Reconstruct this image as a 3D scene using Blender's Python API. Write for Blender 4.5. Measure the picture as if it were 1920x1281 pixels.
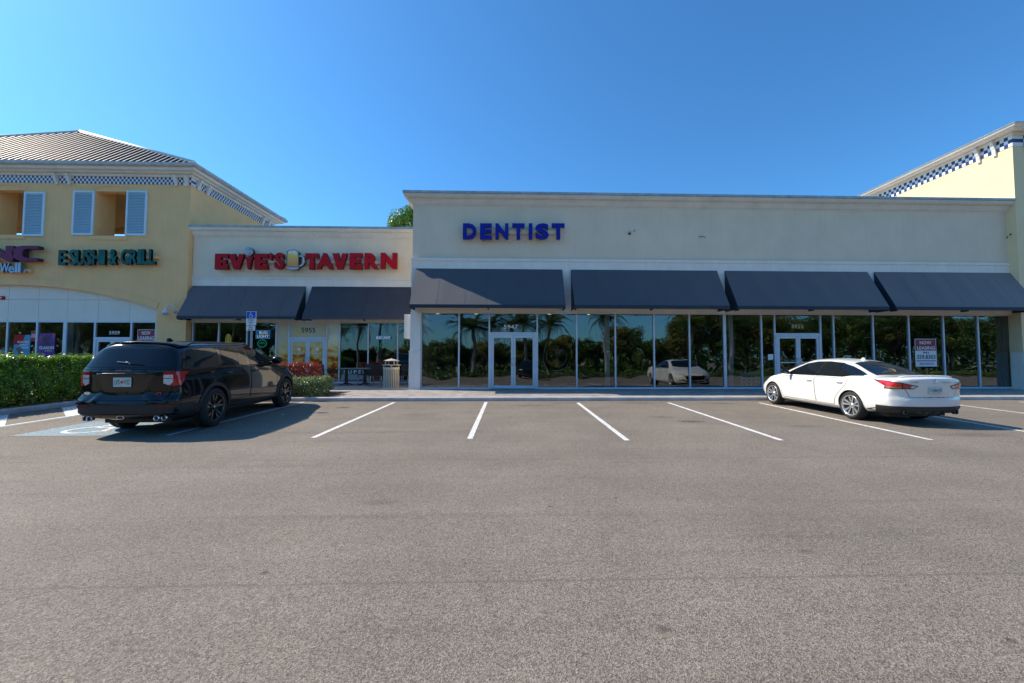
import bpy, bmesh, math, random
from mathutils import Vector, Matrix, Euler
from mathutils.bvhtree import BVHTree
from mathutils.geometry import tessellate_polygon
from math import sin, cos, pi, radians, sqrt, atan2

random.seed(11)
S = bpy.context.scene
C = S.collection
for o in list(bpy.data.objects):
    bpy.data.objects.remove(o)

# ------------------------------------------------------------------ camera, sky, sun, exposure
CAMZ = 1.62
F, CXP, CYP = 790.0, 980.0, 640.5
R_CAM = Matrix.Rotation(radians(-1.81), 4, 'Z') @ Matrix.Rotation(pi / 2 + radians(2.54), 4, 'X') @ Matrix.Rotation(radians(0.055), 4, 'Z')
cd = bpy.data.cameras.new('camera')
cam = bpy.data.objects.new('camera', cd)
C.objects.link(cam)
S.camera = cam
cd.sensor_width = 36
cd.lens = 36 * F / 1920
cd.shift_x = -(CXP - 960) / 1920
cd.clip_start = 0.05
cd.clip_end = 3000
cam.matrix_world = Matrix.Translation((0, 0, CAMZ)) @ R_CAM

TO_SUN = Vector((-1.03, 0.29, 1.0)).normalized()
SUN_EL = math.asin(TO_SUN.z)
SUN_AZ = atan2(TO_SUN.x, TO_SUN.y)
w = bpy.data.worlds.new('World')
S.world = w
w.use_nodes = True
wn = w.node_tree.nodes
wl = w.node_tree.links
bg = wn['Background']
sk = wn.new('ShaderNodeTexSky')
sk.sky_type = 'NISHITA'
sk.sun_disc = False
sk.sun_elevation = SUN_EL
sk.sun_rotation = SUN_AZ
sk.altitude = 0
sk.air_density = 1.0
sk.dust_density = 0.7
sk.ozone_density = 3.0
SKY_TINT = (0.385, 0.83, 1.13, 1)
mx = wn.new('ShaderNodeMix')
mx.data_type = 'RGBA'
mx.blend_type = 'MULTIPLY'
mx.inputs['Factor'].default_value = 1
mx.inputs['B'].default_value = SKY_TINT
wl.new(sk.outputs[0], mx.inputs['A'])
wl.new(mx.outputs['Result'], bg.inputs[0])
bg.inputs[1].default_value = 0.14
sd = bpy.data.lights.new('sun', 'SUN')
sd.energy = 4.8
sd.angle = radians(0.5)
sd.color = (1.0, 0.88, 0.73)
sun = bpy.data.objects.new('sun', sd)
C.objects.link(sun)
sun.location = (-40, 10, 40)
sun.rotation_euler = TO_SUN.to_track_quat('Z', 'Y').to_euler()
S.view_settings.view_transform = 'Standard'
S.view_settings.look = 'None'
S.view_settings.gamma = 1
S.view_settings.exposure = 0.4
S.view_settings.use_curve_mapping = False
S.render.engine = 'CYCLES'
S.cycles.max_bounces = 8
S.cycles.transparent_max_bounces = 12
S.cycles.caustics_reflective = False
S.cycles.caustics_refractive = False
S.cycles.sample_clamp_indirect = 6
try:
    S.cycles.use_denoising = True
except Exception:
    pass


def W(px, row, Y):
    """world X and Z of the point of the vertical plane y=Y that shows at photo pixel (px,row)"""
    d = R_CAM.to_3x3() @ Vector(((px - CXP) / F, -(row - CYP) / F, -1))
    t = Y / d.y
    return d.x * t, CAMZ + d.z * t


# ------------------------------------------------------------------ materials
MATS = {}


def nt(name):
    m = bpy.data.materials.new(name)
    m.use_nodes = True
    return m, m.node_tree.nodes, m.node_tree.links, m.node_tree.nodes['Principled BSDF']


def coords(n, l, scale=(1, 1, 1), kind='Object'):
    tc = n.new('ShaderNodeTexCoord')
    mp = n.new('ShaderNodeMapping')
    mp.inputs['Scale'].default_value = scale
    l.new(tc.outputs[kind], mp.inputs[0])
    return mp.outputs[0]


def noise(n, l, vec, scale, detail=4, rough=.55):
    t = n.new('ShaderNodeTexNoise')
    t.inputs['Scale'].default_value = scale
    t.inputs['Detail'].default_value = detail
    t.inputs['Roughness'].default_value = rough
    l.new(vec, t.inputs['Vector'])
    return t.outputs[0]


def ramp(n, l, src, stops):
    r = n.new('ShaderNodeValToRGB')
    e = r.color_ramp.elements
    while len(e) < len(stops):
        e.new(.5)
    for i, (p, c) in enumerate(stops):
        e[i].position = p
        e[i].color = (*c, 1) if len(c) == 3 else c
    l.new(src, r.inputs[0])
    return r.outputs[0]


def mixc(n, l, fac, a, b, mode='MIX'):
    m = n.new('ShaderNodeMix')
    m.data_type = 'RGBA'
    m.blend_type = mode
    for k, v in (('Factor', fac), ('A', a), ('B', b)):
        if hasattr(v, 'is_linked') or hasattr(v, 'links'):
            l.new(v, m.inputs[k])
        elif k == 'Factor':
            m.inputs[0].default_value = v
        else:
            m.inputs[k].default_value = (*v, 1) if len(v) == 3 else v
    return m.outputs['Result']


def mathn(n, l, op, a, b=None, clamp=False):
    m = n.new('ShaderNodeMath')
    m.operation = op
    m.use_clamp = clamp
    for i, v in enumerate((a, b)):
        if v is None:
            continue
        if hasattr(v, 'links'):
            l.new(v, m.inputs[i])
        else:
            m.inputs[i].default_value = v
    return m.outputs[0]


def mat(name, col, rough=.6, metal=0.0, var=.06, scale=3.0, bump=0.0, bscale=60.0, coat=0.0, spec=.5, streak=0.0, emit=None, estr=0.0, sheen=0.0):
    if name in MATS:
        return MATS[name]
    m, n, l, b = nt(name)
    v = coords(n, l)
    if var:
        f = noise(n, l, v, scale, 5)
        lo = tuple(c * (1 - var * 1.6) for c in col)
        hi = tuple(min(1, c * (1 + var * 1.2)) for c in col)
        c = ramp(n, l, f, [(.3, lo), (.7, hi)])
        if streak:
            vs = coords(n, l, (5, 5, .35))
            f2 = noise(n, l, vs, 1.6, 6, .65)
            c = mixc(n, l, ramp(n, l, f2, [(.48, (0, 0, 0)), (.8, (streak, streak, streak))]), c, tuple(x * .55 for x in col))
        l.new(c, b.inputs['Base Color'])
        fr = noise(n, l, v, scale * 4, 3)
        rr = n.new('ShaderNodeMapRange')
        l.new(fr, rr.inputs[0])
        rr.inputs[3].default_value = max(0, rough - .06)
        rr.inputs[4].default_value = min(1, rough + .06)
        l.new(rr.outputs[0], b.inputs['Roughness'])
    else:
        b.inputs['Base Color'].default_value = (*col, 1)
        b.inputs['Roughness'].default_value = rough
    b.inputs['Metallic'].default_value = metal
    b.inputs['Coat Weight'].default_value = coat
    b.inputs['Coat Roughness'].default_value = .03
    b.inputs['Specular IOR Level'].default_value = spec
    if sheen:
        b.inputs['Sheen Weight'].default_value = sheen
        b.inputs['Sheen Roughness'].default_value = .5
        b.inputs['Sheen Tint'].default_value = (1, .97, .93, 1)
    if bump:
        bn = n.new('ShaderNodeBump')
        bn.inputs['Strength'].default_value = bump
        bn.inputs['Distance'].default_value = .01
        l.new(noise(n, l, v, bscale, 4), bn.inputs['Height'])
        l.new(bn.outputs[0], b.inputs['Normal'])
    if emit:
        b.inputs['Emission Color'].default_value = (*emit, 1)
        b.inputs['Emission Strength'].default_value = estr
    MATS[name] = m
    return m


def leaf_mat(name, c1, c2, c3, rough=.4, scale=1.5):
    m, n, l, b = nt(name)
    v = coords(n, l)
    f = noise(n, l, v, scale, 3)
    f2 = noise(n, l, v, scale * 14, 2)
    c = ramp(n, l, f, [(.35, c1), (.62, c2)])
    c = mixc(n, l, ramp(n, l, f2, [(.52, (0, 0, 0)), (.66, (1, 1, 1))]), c, c3)
    l.new(c, b.inputs['Base Color'])
    b.inputs['Roughness'].default_value = rough
    b.inputs['Specular IOR Level'].default_value = .6
    tr = n.new('ShaderNodeBsdfTranslucent')
    l.new(mixc(n, l, 1.0, c, (1.0, 1.25, .5), 'MULTIPLY'), tr.inputs[0])
    ms = n.new('ShaderNodeMixShader')
    ms.inputs[0].default_value = .35
    l.new(b.outputs[0], ms.inputs[1])
    l.new(tr.outputs[0], ms.inputs[2])
    l.new(ms.outputs[0], n['Material Output'].inputs[0])
    MATS[name] = m
    return m


def glass_mat(name, tint, refl=.12, wav=.25, boost=2.0, wscale=1.1, rcol=(.92, .97, 1)):
    m, n, l, b = nt(name)
    n.remove(b)
    v = coords(n, l)
    tr = n.new('ShaderNodeBsdfTransparent')
    tr.inputs[0].default_value = (*tint, 1)
    gl = n.new('ShaderNodeBsdfAnisotropic')
    gl.inputs['Roughness'].default_value = 0.0
    gl.inputs['Color'].default_value = (*rcol, 1)
    bn = n.new('ShaderNodeBump')
    bn.inputs['Strength'].default_value = wav
    bn.inputs['Distance'].default_value = .02
    l.new(noise(n, l, v, wscale, 1, .3), bn.inputs['Height'])
    l.new(bn.outputs[0], gl.inputs['Normal'])
    fr = n.new('ShaderNodeFresnel')
    fr.inputs[0].default_value = 1.5
    k = mathn(n, l, 'MULTIPLY', fr.outputs[0], boost)
    k = mathn(n, l, 'ADD', k, refl, True)
    ms = n.new('ShaderNodeMixShader')
    l.new(k, ms.inputs[0])
    l.new(tr.outputs[0], ms.inputs[1])
    l.new(gl.outputs[0], ms.inputs[2])
    l.new(ms.outputs[0], n['Material Output'].inputs[0])
    MATS[name] = m
    return m


def asphalt_mat():
    m, n, l, b = nt('asphalt')
    v = coords(n, l)
    base = ramp(n, l, noise(n, l, v, .35, 6, .6), [(.3, (.185, .159, .125)), (.7, (.245, .212, .170))])
    # lane wear running along the drive aisle
    vs = coords(n, l, (.06, 1.1, 1))
    base = mixc(n, l, ramp(n, l, noise(n, l, vs, 1.0, 5, .6), [(.45, (0, 0, 0)), (.75, (.5, .5, .5))]), base, (.265, .235, .192))
    vt = coords(n, l, (.12, 2.2, 1))
    base = mixc(n, l, ramp(n, l, noise(n, l, vt, 1.7, 4, .6), [(.56, (0, 0, 0)), (.72, (.34, .34, .34))]), base, (.10, .088, .08))
    base = mixc(n, l, ramp(n, l, noise(n, l, v, .9, 6, .65), [(.40, (.22, .22, .22)), (.58, (0, 0, 0))]), base, (.125, .105, .085))
    # aggregate
    vo = n.new('ShaderNodeTexVoronoi')
    vo.inputs['Scale'].default_value = 150
    l.new(v, vo.inputs['Vector'])
    agg = ramp(n, l, vo.outputs['Color'], [(.0, (.25, .25, .26)), (1, (1.75, 1.72, 1.68))])
    base = mixc(n, l, 1.0, base, agg, 'MULTIPLY')
    vo2 = n.new('ShaderNodeTexVoronoi')
    vo2.inputs['Scale'].default_value = 55
    l.new(v, vo2.inputs['Vector'])
    base = mixc(n, l, ramp(n, l, vo2.outputs['Distance'], [(.10, (.8, .8, .8)), (.2, (0, 0, 0))]), base, (.50, .46, .42))
    f3 = noise(n, l, v, 38, 3, .7)
    base = mixc(n, l, ramp(n, l, f3, [(.35, (.55, .55, .55)), (.48, (0, 0, 0))]), base, (.085, .076, .07))
    # oil and water stains with their own shapes in the stalls
    sep = n.new('ShaderNodeSeparateXYZ')
    l.new(v, sep.inputs[0])
    wob = noise(n, l, v, 5.0, 6, .75)
    tot = None
    for (sx, sy, rx, ry, k) in [(-4.65, 12.05, .30, .17, 1.6), (.7, 12.35, .8, .22, .9), (1.9, 13.0, .7, .2, .8), (3.9, 12.9, 1.0, .22, .9), (6.4, 12.75, .9, .25, .9), (4.15, 9.55, .45, .2, 1.2),
                                (3.7, 10.2, .5, .25, .7), (6.3, 8.9, .5, .2, .6), (-2.2, 10.7, .7, .5, .4), (9.0, 7.9, .8, .25, .6), (-8.1, 6.6, 1.2, .2, .6), (2.4, 3.4, .09, .05, 1.2), (.9, 2.5, .06, .04, 1.2), (-1.4, 4.6, .3, .12, .5), (-4.5, 3.6, .5, .07, .5)]:
        dx = mathn(n, l, 'DIVIDE', mathn(n, l, 'SUBTRACT', sep.outputs[0], sx), rx)
        dy = mathn(n, l, 'DIVIDE', mathn(n, l, 'SUBTRACT', sep.outputs[1], sy), ry)
        d = mathn(n, l, 'ADD', mathn(n, l, 'MULTIPLY', dx, dx), mathn(n, l, 'MULTIPLY', dy, dy))
        d = mathn(n, l, 'ADD', d, mathn(n, l, 'MULTIPLY', wob, 2.6))
        s = mathn(n, l, 'MULTIPLY', mathn(n, l, 'SUBTRACT', 2.1, d, True), k * .75)
        tot = s if tot is None else mathn(n, l, 'MAXIMUM', tot, s)
    base = mixc(n, l, tot, base, (.062, .052, .046))
    # small oil drips scattered over bays and lane
    vd = n.new('ShaderNodeTexVoronoi')
    vd.inputs['Scale'].default_value = 1.7
    l.new(v, vd.inputs['Vector'])
    dsp = mathn(n, l, 'ADD', vd.outputs['Distance'], mathn(n, l, 'MULTIPLY', wob, .10))
    drip = ramp(n, l, dsp, [(.075, (.75, .75, .75)), (.105, (0, 0, 0))])
    pick = ramp(n, l, vd.outputs['Color'], [(.42, (0, 0, 0)), (.5, (1, 1, 1))])
    base = mixc(n, l, mathn(n, l, 'MULTIPLY', drip, pick), base, (.07, .058, .048))
    # hairline cracks in a few places only, and paving seams across the lane
    vc = n.new('ShaderNodeTexVoronoi')
    vc.feature = 'DISTANCE_TO_EDGE'
    vc.inputs['Scale'].default_value = .33
    wv = n.new('ShaderNodeVectorMath')
    wv.operation = 'ADD'
    wn2 = n.new('ShaderNodeTexNoise')
    wn2.inputs['Scale'].default_value = 1.3
    wn2.inputs['Detail'].default_value = 5
    l.new(v, wn2.inputs['Vector'])
    l.new(v, wv.inputs[0])
    l.new(wn2.outputs['Color'], wv.inputs[1])
    l.new(wv.outputs[0], vc.inputs['Vector'])
    ck = ramp(n, l, vc.outputs['Distance'], [(.0, (1, 1, 1)), (.0035, (0, 0, 0))])
    gate = ramp(n, l, noise(n, l, v, .22, 2), [(.52, (0, 0, 0)), (.60, (.6, .6, .6))])
    base = mixc(n, l, mathn(n, l, 'MULTIPLY', ck, gate), base, (.05, .043, .038))
    for ysm in (3.05, 6.35):
        dd = mathn(n, l, 'ABSOLUTE', mathn(n, l, 'SUBTRACT', mathn(n, l, 'ADD', sep.outputs[1], mathn(n, l, 'MULTIPLY', wob, .05)), ysm))
        sm = mathn(n, l, 'MULTIPLY', mathn(n, l, 'SUBTRACT', 1.0, mathn(n, l, 'DIVIDE', dd, .02), True), .45)
        base = mixc(n, l, sm, base, (.09, .08, .07))
    l.new(base, b.inputs['Base Color'])
    b.inputs['Roughness'].default_value = .82
    b.inputs['Specular IOR Level'].default_value = .35
    h = mathn(n, l, 'ADD', mathn(n, l, 'MULTIPLY', vo.outputs['Distance'], 1.0), noise(n, l, v, 110, 4, .7))
    bn = n.new('ShaderNodeBump')
    bn.inputs['Strength'].default_value = .5
    bn.inputs['Distance'].default_value = .006
    l.new(h, bn.inputs['Height'])
    l.new(bn.outputs[0], b.inputs['Normal'])
    MATS['asphalt'] = m
    return m


def paver_mat():
    m, n, l, b = nt('pavers')
    v = coords(n, l)
    br = n.new('ShaderNodeTexBrick')
    br.inputs['Scale'].default_value = 1
    br.inputs['Brick Width'].default_value = .23
    br.inputs['Row Height'].default_value = .115
    br.inputs['Mortar Size'].default_value = .006
    br.inputs['Color1'].default_value = (.44, .395, .355, 1)
    br.inputs['Color2'].default_value = (.22, .195, .18, 1)
    br.inputs['Mortar'].default_value = (.16, .14, .13, 1)
    l.new(v, br.inputs['Vector'])
    c = mixc(n, l, ramp(n, l, noise(n, l, v, 1.3, 5), [(.4, (0, 0, 0)), (.75, (.4, .4, .4))]), br.outputs[0], (.48, .44, .40))
    l.new(c, b.inputs['Base Color'])
    b.inputs['Roughness'].default_value = .85
    bn = n.new('ShaderNodeBump')
    bn.inputs['Strength'].default_value = .5
    bn.inputs['Distance'].default_value = .006
    inv = mathn(n, l, 'SUBTRACT', 1.0, br.outputs[1])
    l.new(inv, bn.inputs['Height'])
    l.new(bn.outputs[0], b.inputs['Normal'])
    MATS['pavers'] = m
    return m


def paint_line_mat(name, col, wear=.40):
    m, n, l, b = nt(name)
    v = coords(n, l)
    f = noise(n, l, v, 30, 5, .75)
    c = mixc(n, l, ramp(n, l, f, [(wear, (1, 1, 1)), (wear + .07, (0, 0, 0))]), col, (.19, .17, .155))
    c = mixc(n, l, ramp(n, l, noise(n, l, v, 2.2, 4), [(.4, (0, 0, 0)), (.8, (.35, .35, .35))]), c, tuple(x * .6 for x in col))
    l.new(c, b.inputs['Base Color'])
    b.inputs['Roughness'].default_value = .7
    MATS[name] = m
    return m


def checker_mat():
    m, n, l, b = nt('checker_tiles')
    uv = n.new('ShaderNodeUVMap')
    ck = n.new('ShaderNodeTexChecker')
    ck.inputs['Scale'].default_value = 1.0
    ck.inputs['Color1'].default_value = (.02, .035, .15, 1)
    ck.inputs['Color2'].default_value = (.78, .78, .76, 1)
    l.new(uv.outputs[0], ck.inputs[0])
    l.new(ck.outputs[0], b.inputs['Base Color'])
    b.inputs['Roughness'].default_value = .35
    MATS['checker_tiles'] = m
    return m


asphalt_mat()
paver_mat()
paint_line_mat('line_white', (.80, .79, .76))
paint_line_mat('line_blue', (.20, .42, .54), .48)
checker_mat()
M = {}
M['yellow'] = mat('yellow_stucco', (.93, .565, .26), .85, var=.04, scale=1.2, bump=.25, bscale=90, streak=.16)
M['yellow_r'] = mat('pale_yellow_stucco', (.80, .635, .38), .85, var=.03, scale=1.2, bump=.25, bscale=90, streak=.1)
M['beige'] = mat('beige_stucco', (.79, .64, .475), .88, var=.04, scale=.9, bump=.25, bscale=90, streak=.13)
M['cream'] = mat('cream_stucco', (.86, .73, .55), .88, var=.04, scale=.9, bump=.25, bscale=90, streak=.12)
M['trimwhite'] = mat('white_stucco_trim', (.82, .77, .69), .8, var=.04, scale=1.5, bump=.2, bscale=90, streak=.2)
M['corn'] = mat('cornice_paint', (.74, .67, .58), .75, var=.06, scale=1.5, bump=.1, streak=.25)
M['corn_w'] = mat('white_cornice_paint', (.82, .78, .71), .7, var=.06, scale=1.2, bump=.1, streak=.35)
M['soffit'] = mat('soffit_paint', (.60, .53, .43), .8)
M['capmetal'] = mat('cap_flashing', (.42, .43, .43), .5, metal=.3, var=.15, scale=4, streak=.3)
M['alu'] = mat('white_aluminium', (.62, .68, .76), .38, metal=.25, var=.04)
M['aludark'] = mat('dark_gasket', (.02, .02, .022), .5)
M['awning'] = mat('navy_awning_fabric', (.007, .028, .052), .62, var=.08, scale=2, bump=.12, bscale=250, spec=.4, streak=.15, sheen=1.0)
M['awning_bounce'] = mat('bounce_lit_awning_fabric', (.050, .050, .060), .6, var=.08, scale=2, bump=.12, bscale=250, spec=.4, streak=.15)  # greyer copy of the awning fabric, bounce from the sunlit side wall painted in
M['valance'] = mat('awning_valance', (.010, .024, .045), .6, var=.08)
M['valance_bounce'] = mat('bounce_lit_awning_valance', (.055, .056, .066), .6, var=.08)  # valance greyed the same way, bounced light put into its colour
M['black'] = mat('black_satin', (.012, .012, .014), .45)
M['rubber'] = mat('tyre_rubber', (.022, .021, .020), .8, bump=.2, bscale=120)
M['kerb'] = mat('kerb_concrete', (.50, .475, .445), .85, var=.12, scale=2.5, bump=.4, bscale=70, streak=.3)
M['soil'] = mat('mulch_soil', (.085, .055, .038), .95, var=.35, scale=9, bump=1.0, bscale=30)
M['roofmetal'] = mat('standing_seam_metal', (.66, .63, .62), .40, metal=.9, var=.03)
M['roofrib_shade'] = mat('shaded_rib_metal', (.10, .095, .10), .5, metal=.3, var=.05)  # roof metal darkened to paint the ribs' shaded sides and cast shadows
M['shutter'] = mat('shutter_blue', (.50, .66, .76), .5, var=.05)
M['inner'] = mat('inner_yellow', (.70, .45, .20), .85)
M['steel'] = mat('brushed_steel', (.55, .56, .58), .28, metal=1.0)
M['chrome'] = mat('chrome', (.75, .76, .78), .08, metal=1.0, var=0)
M['blue_letter'] = mat('blue_acrylic', (.006, .018, .30), .5, var=.04, spec=.2)
M['red_letter'] = mat('red_acrylic', (.46, .004, .012), .5, var=.08, spec=.2)
M['red_side'] = mat('red_return', (.20, .003, .008), .5, spec=.2)
M['green_letter'] = mat('green_acrylic', (.008, .12, .105), .5, var=.25, scale=2, spec=.25)
M['green_side'] = mat('dark_green_return', (.003, .014, .012), .5, spec=.2)
M['purple'] = mat('purple_acrylic', (.16, .02, .085), .5, spec=.25)
M['purple_side'] = mat('purple_return', (.05, .012, .04), .4)
M['paleblue'] = mat('pale_blue_acrylic', (.38, .55, .70), .3)
M['paleblue_side'] = mat('pale_blue_return', (.12, .20, .30), .4)
M['navy_side'] = mat('navy_return', (.006, .012, .12), .4)
M['white_vinyl'] = mat('white_vinyl', (.80, .80, .80), .5, var=0)
M['gold_vinyl'] = mat('gold_vinyl', (.62, .50, .24), .5, var=0)
M['dark_vinyl'] = mat('dark_vinyl', (.02, .03, .06), .5, var=0)
M['red_vinyl'] = mat('maroon_vinyl', (.28, .03, .05), .5, var=0)
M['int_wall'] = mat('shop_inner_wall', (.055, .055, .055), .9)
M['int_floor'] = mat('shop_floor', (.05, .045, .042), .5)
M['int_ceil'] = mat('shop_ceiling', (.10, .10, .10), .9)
M['int_col'] = mat('inner_column_paint', (.85, .88, .86), .7)
M['woodleg'] = mat('dark_table', (.025, .022, .02), .4)
M['tabletop'] = mat('table_laminate', (.22, .21, .19), .35)
M['wicker'] = mat('black_wicker', (.018, .018, .02), .6, bump=.8, bscale=160)
M['can'] = mat('beige_powder_coat', (.56, .52, .41), .45, var=.08)
M['liner'] = mat('can_liner', (.05, .05, .045), .6)
M['mortar'] = mat('panel_joint', (.20, .22, .23), .9)
M['panel'] = mat('white_wall_panel', (.80, .76, .66), .75, var=.03, scale=1.2, bump=.1, streak=.15)
M['post'] = mat('galvanised_post', (.40, .42, .44), .45, metal=.7)
M['sign_blue'] = mat('sign_blue', (.01, .09, .50), .4, var=0)
M['paint_black'] = mat('black_car_paint', (.003, .0035, .005), .22, var=0, coat=.9, spec=.1)
M['paint_white'] = mat('pearl_white_car_paint', (.80, .79, .74), .3, var=0, coat=.9)
M['car_glass'] = mat('tinted_car_glass', (.006, .008, .010), .03, var=0, coat=0.0, spec=.5)
M['plastic'] = mat('dark_trim_plastic', (.022, .023, .025), .55, bump=.2, bscale=200)
M['gloss_black'] = mat('gloss_black_trim', (.008, .008, .009), .12, var=0, coat=.5)
M['lamp_red'] = mat('red_lamp_lens', (.55, .006, .010), .1, var=0, coat=1.0)
M['lamp_white'] = mat('clear_lamp_lens', (.62, .63, .64), .12, var=.2, scale=30, coat=1.0)
M['lamp_amber'] = mat('amber_lamp_lens', (.50, .14, .02), .12, var=0, coat=1.0)
M['rim_silver'] = mat('machined_alloy', (.70, .71, .72), .25, metal=.8, var=.03)
M['rim_black'] = mat('gloss_black_alloy', (.015, .015, .016), .15, var=0, coat=.7)
M['plate'] = mat('plate_white', (.55, .66, .64), .4, var=.08, scale=12)
M['plate_txt'] = mat('plate_green_text', (.03, .16, .13), .5, var=0)
M['orange'] = mat('plate_orange', (.7, .15, .04), .5, var=0)
M['bark'] = mat('bark', (.16, .125, .10), .9, var=.3, scale=6, bump=1, bscale=25)
M['palmbark'] = mat('palm_bark', (.30, .27, .24), .9, var=.2, scale=8, bump=1, bscale=20)
leaf_mat('hedge_leaf', (.045, .12, .012), (.13, .26, .020), (.30, .42, .04), .32, 3.0)
leaf_mat('shrub_leaf', (.08, .12, .04), (.20, .25, .09), (.50, .52, .30), .32, 4.0)
leaf_mat('red_leaf', (.14, .012, .014), (.34, .035, .03), (.55, .16, .10), .32, 5.0)
leaf_mat('tree_leaf', (.04, .09, .016), (.085, .16, .03), (.19, .27, .05), .45, .6)
leaf_mat('yellow_leaf', (.09, .12, .016), (.22, .22, .04), (.42, .36, .06), .45, .6)
leaf_mat('palm_leaf', (.05, .09, .022), (.10, .15, .04), (.18, .22, .07), .4, .8)
glass_mat('shop_glass', (.48, .53, .53), .07, .30, 1.9)
glass_mat('clear_glass', (.55, .60, .60), .06, .25, 1.7)


# ------------------------------------------------------------------ mesh builder
def tag(o, label=None, cat=None, group=None, kind=None):
    if label:
        o['label'] = label
    if cat:
        o['category'] = cat
    if group:
        o['group'] = group
    if kind:
        o['kind'] = kind
    return o


def thing(name, label, cat, loc=(0, 0, 0), group=None):
    o = bpy.data.objects.new(name, None)
    o.empty_display_size = .2
    C.objects.link(o)
    o.location = loc
    return tag(o, label, cat, group)


def origin(o):
    v = Vector((0, 0, 0))
    while o is not None:
        v += Vector(o.location)
        o = o.parent
    return v


def getm(m):
    return M[m] if isinstance(m, str) and m in M else (MATS[m] if isinstance(m, str) else m)


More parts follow.
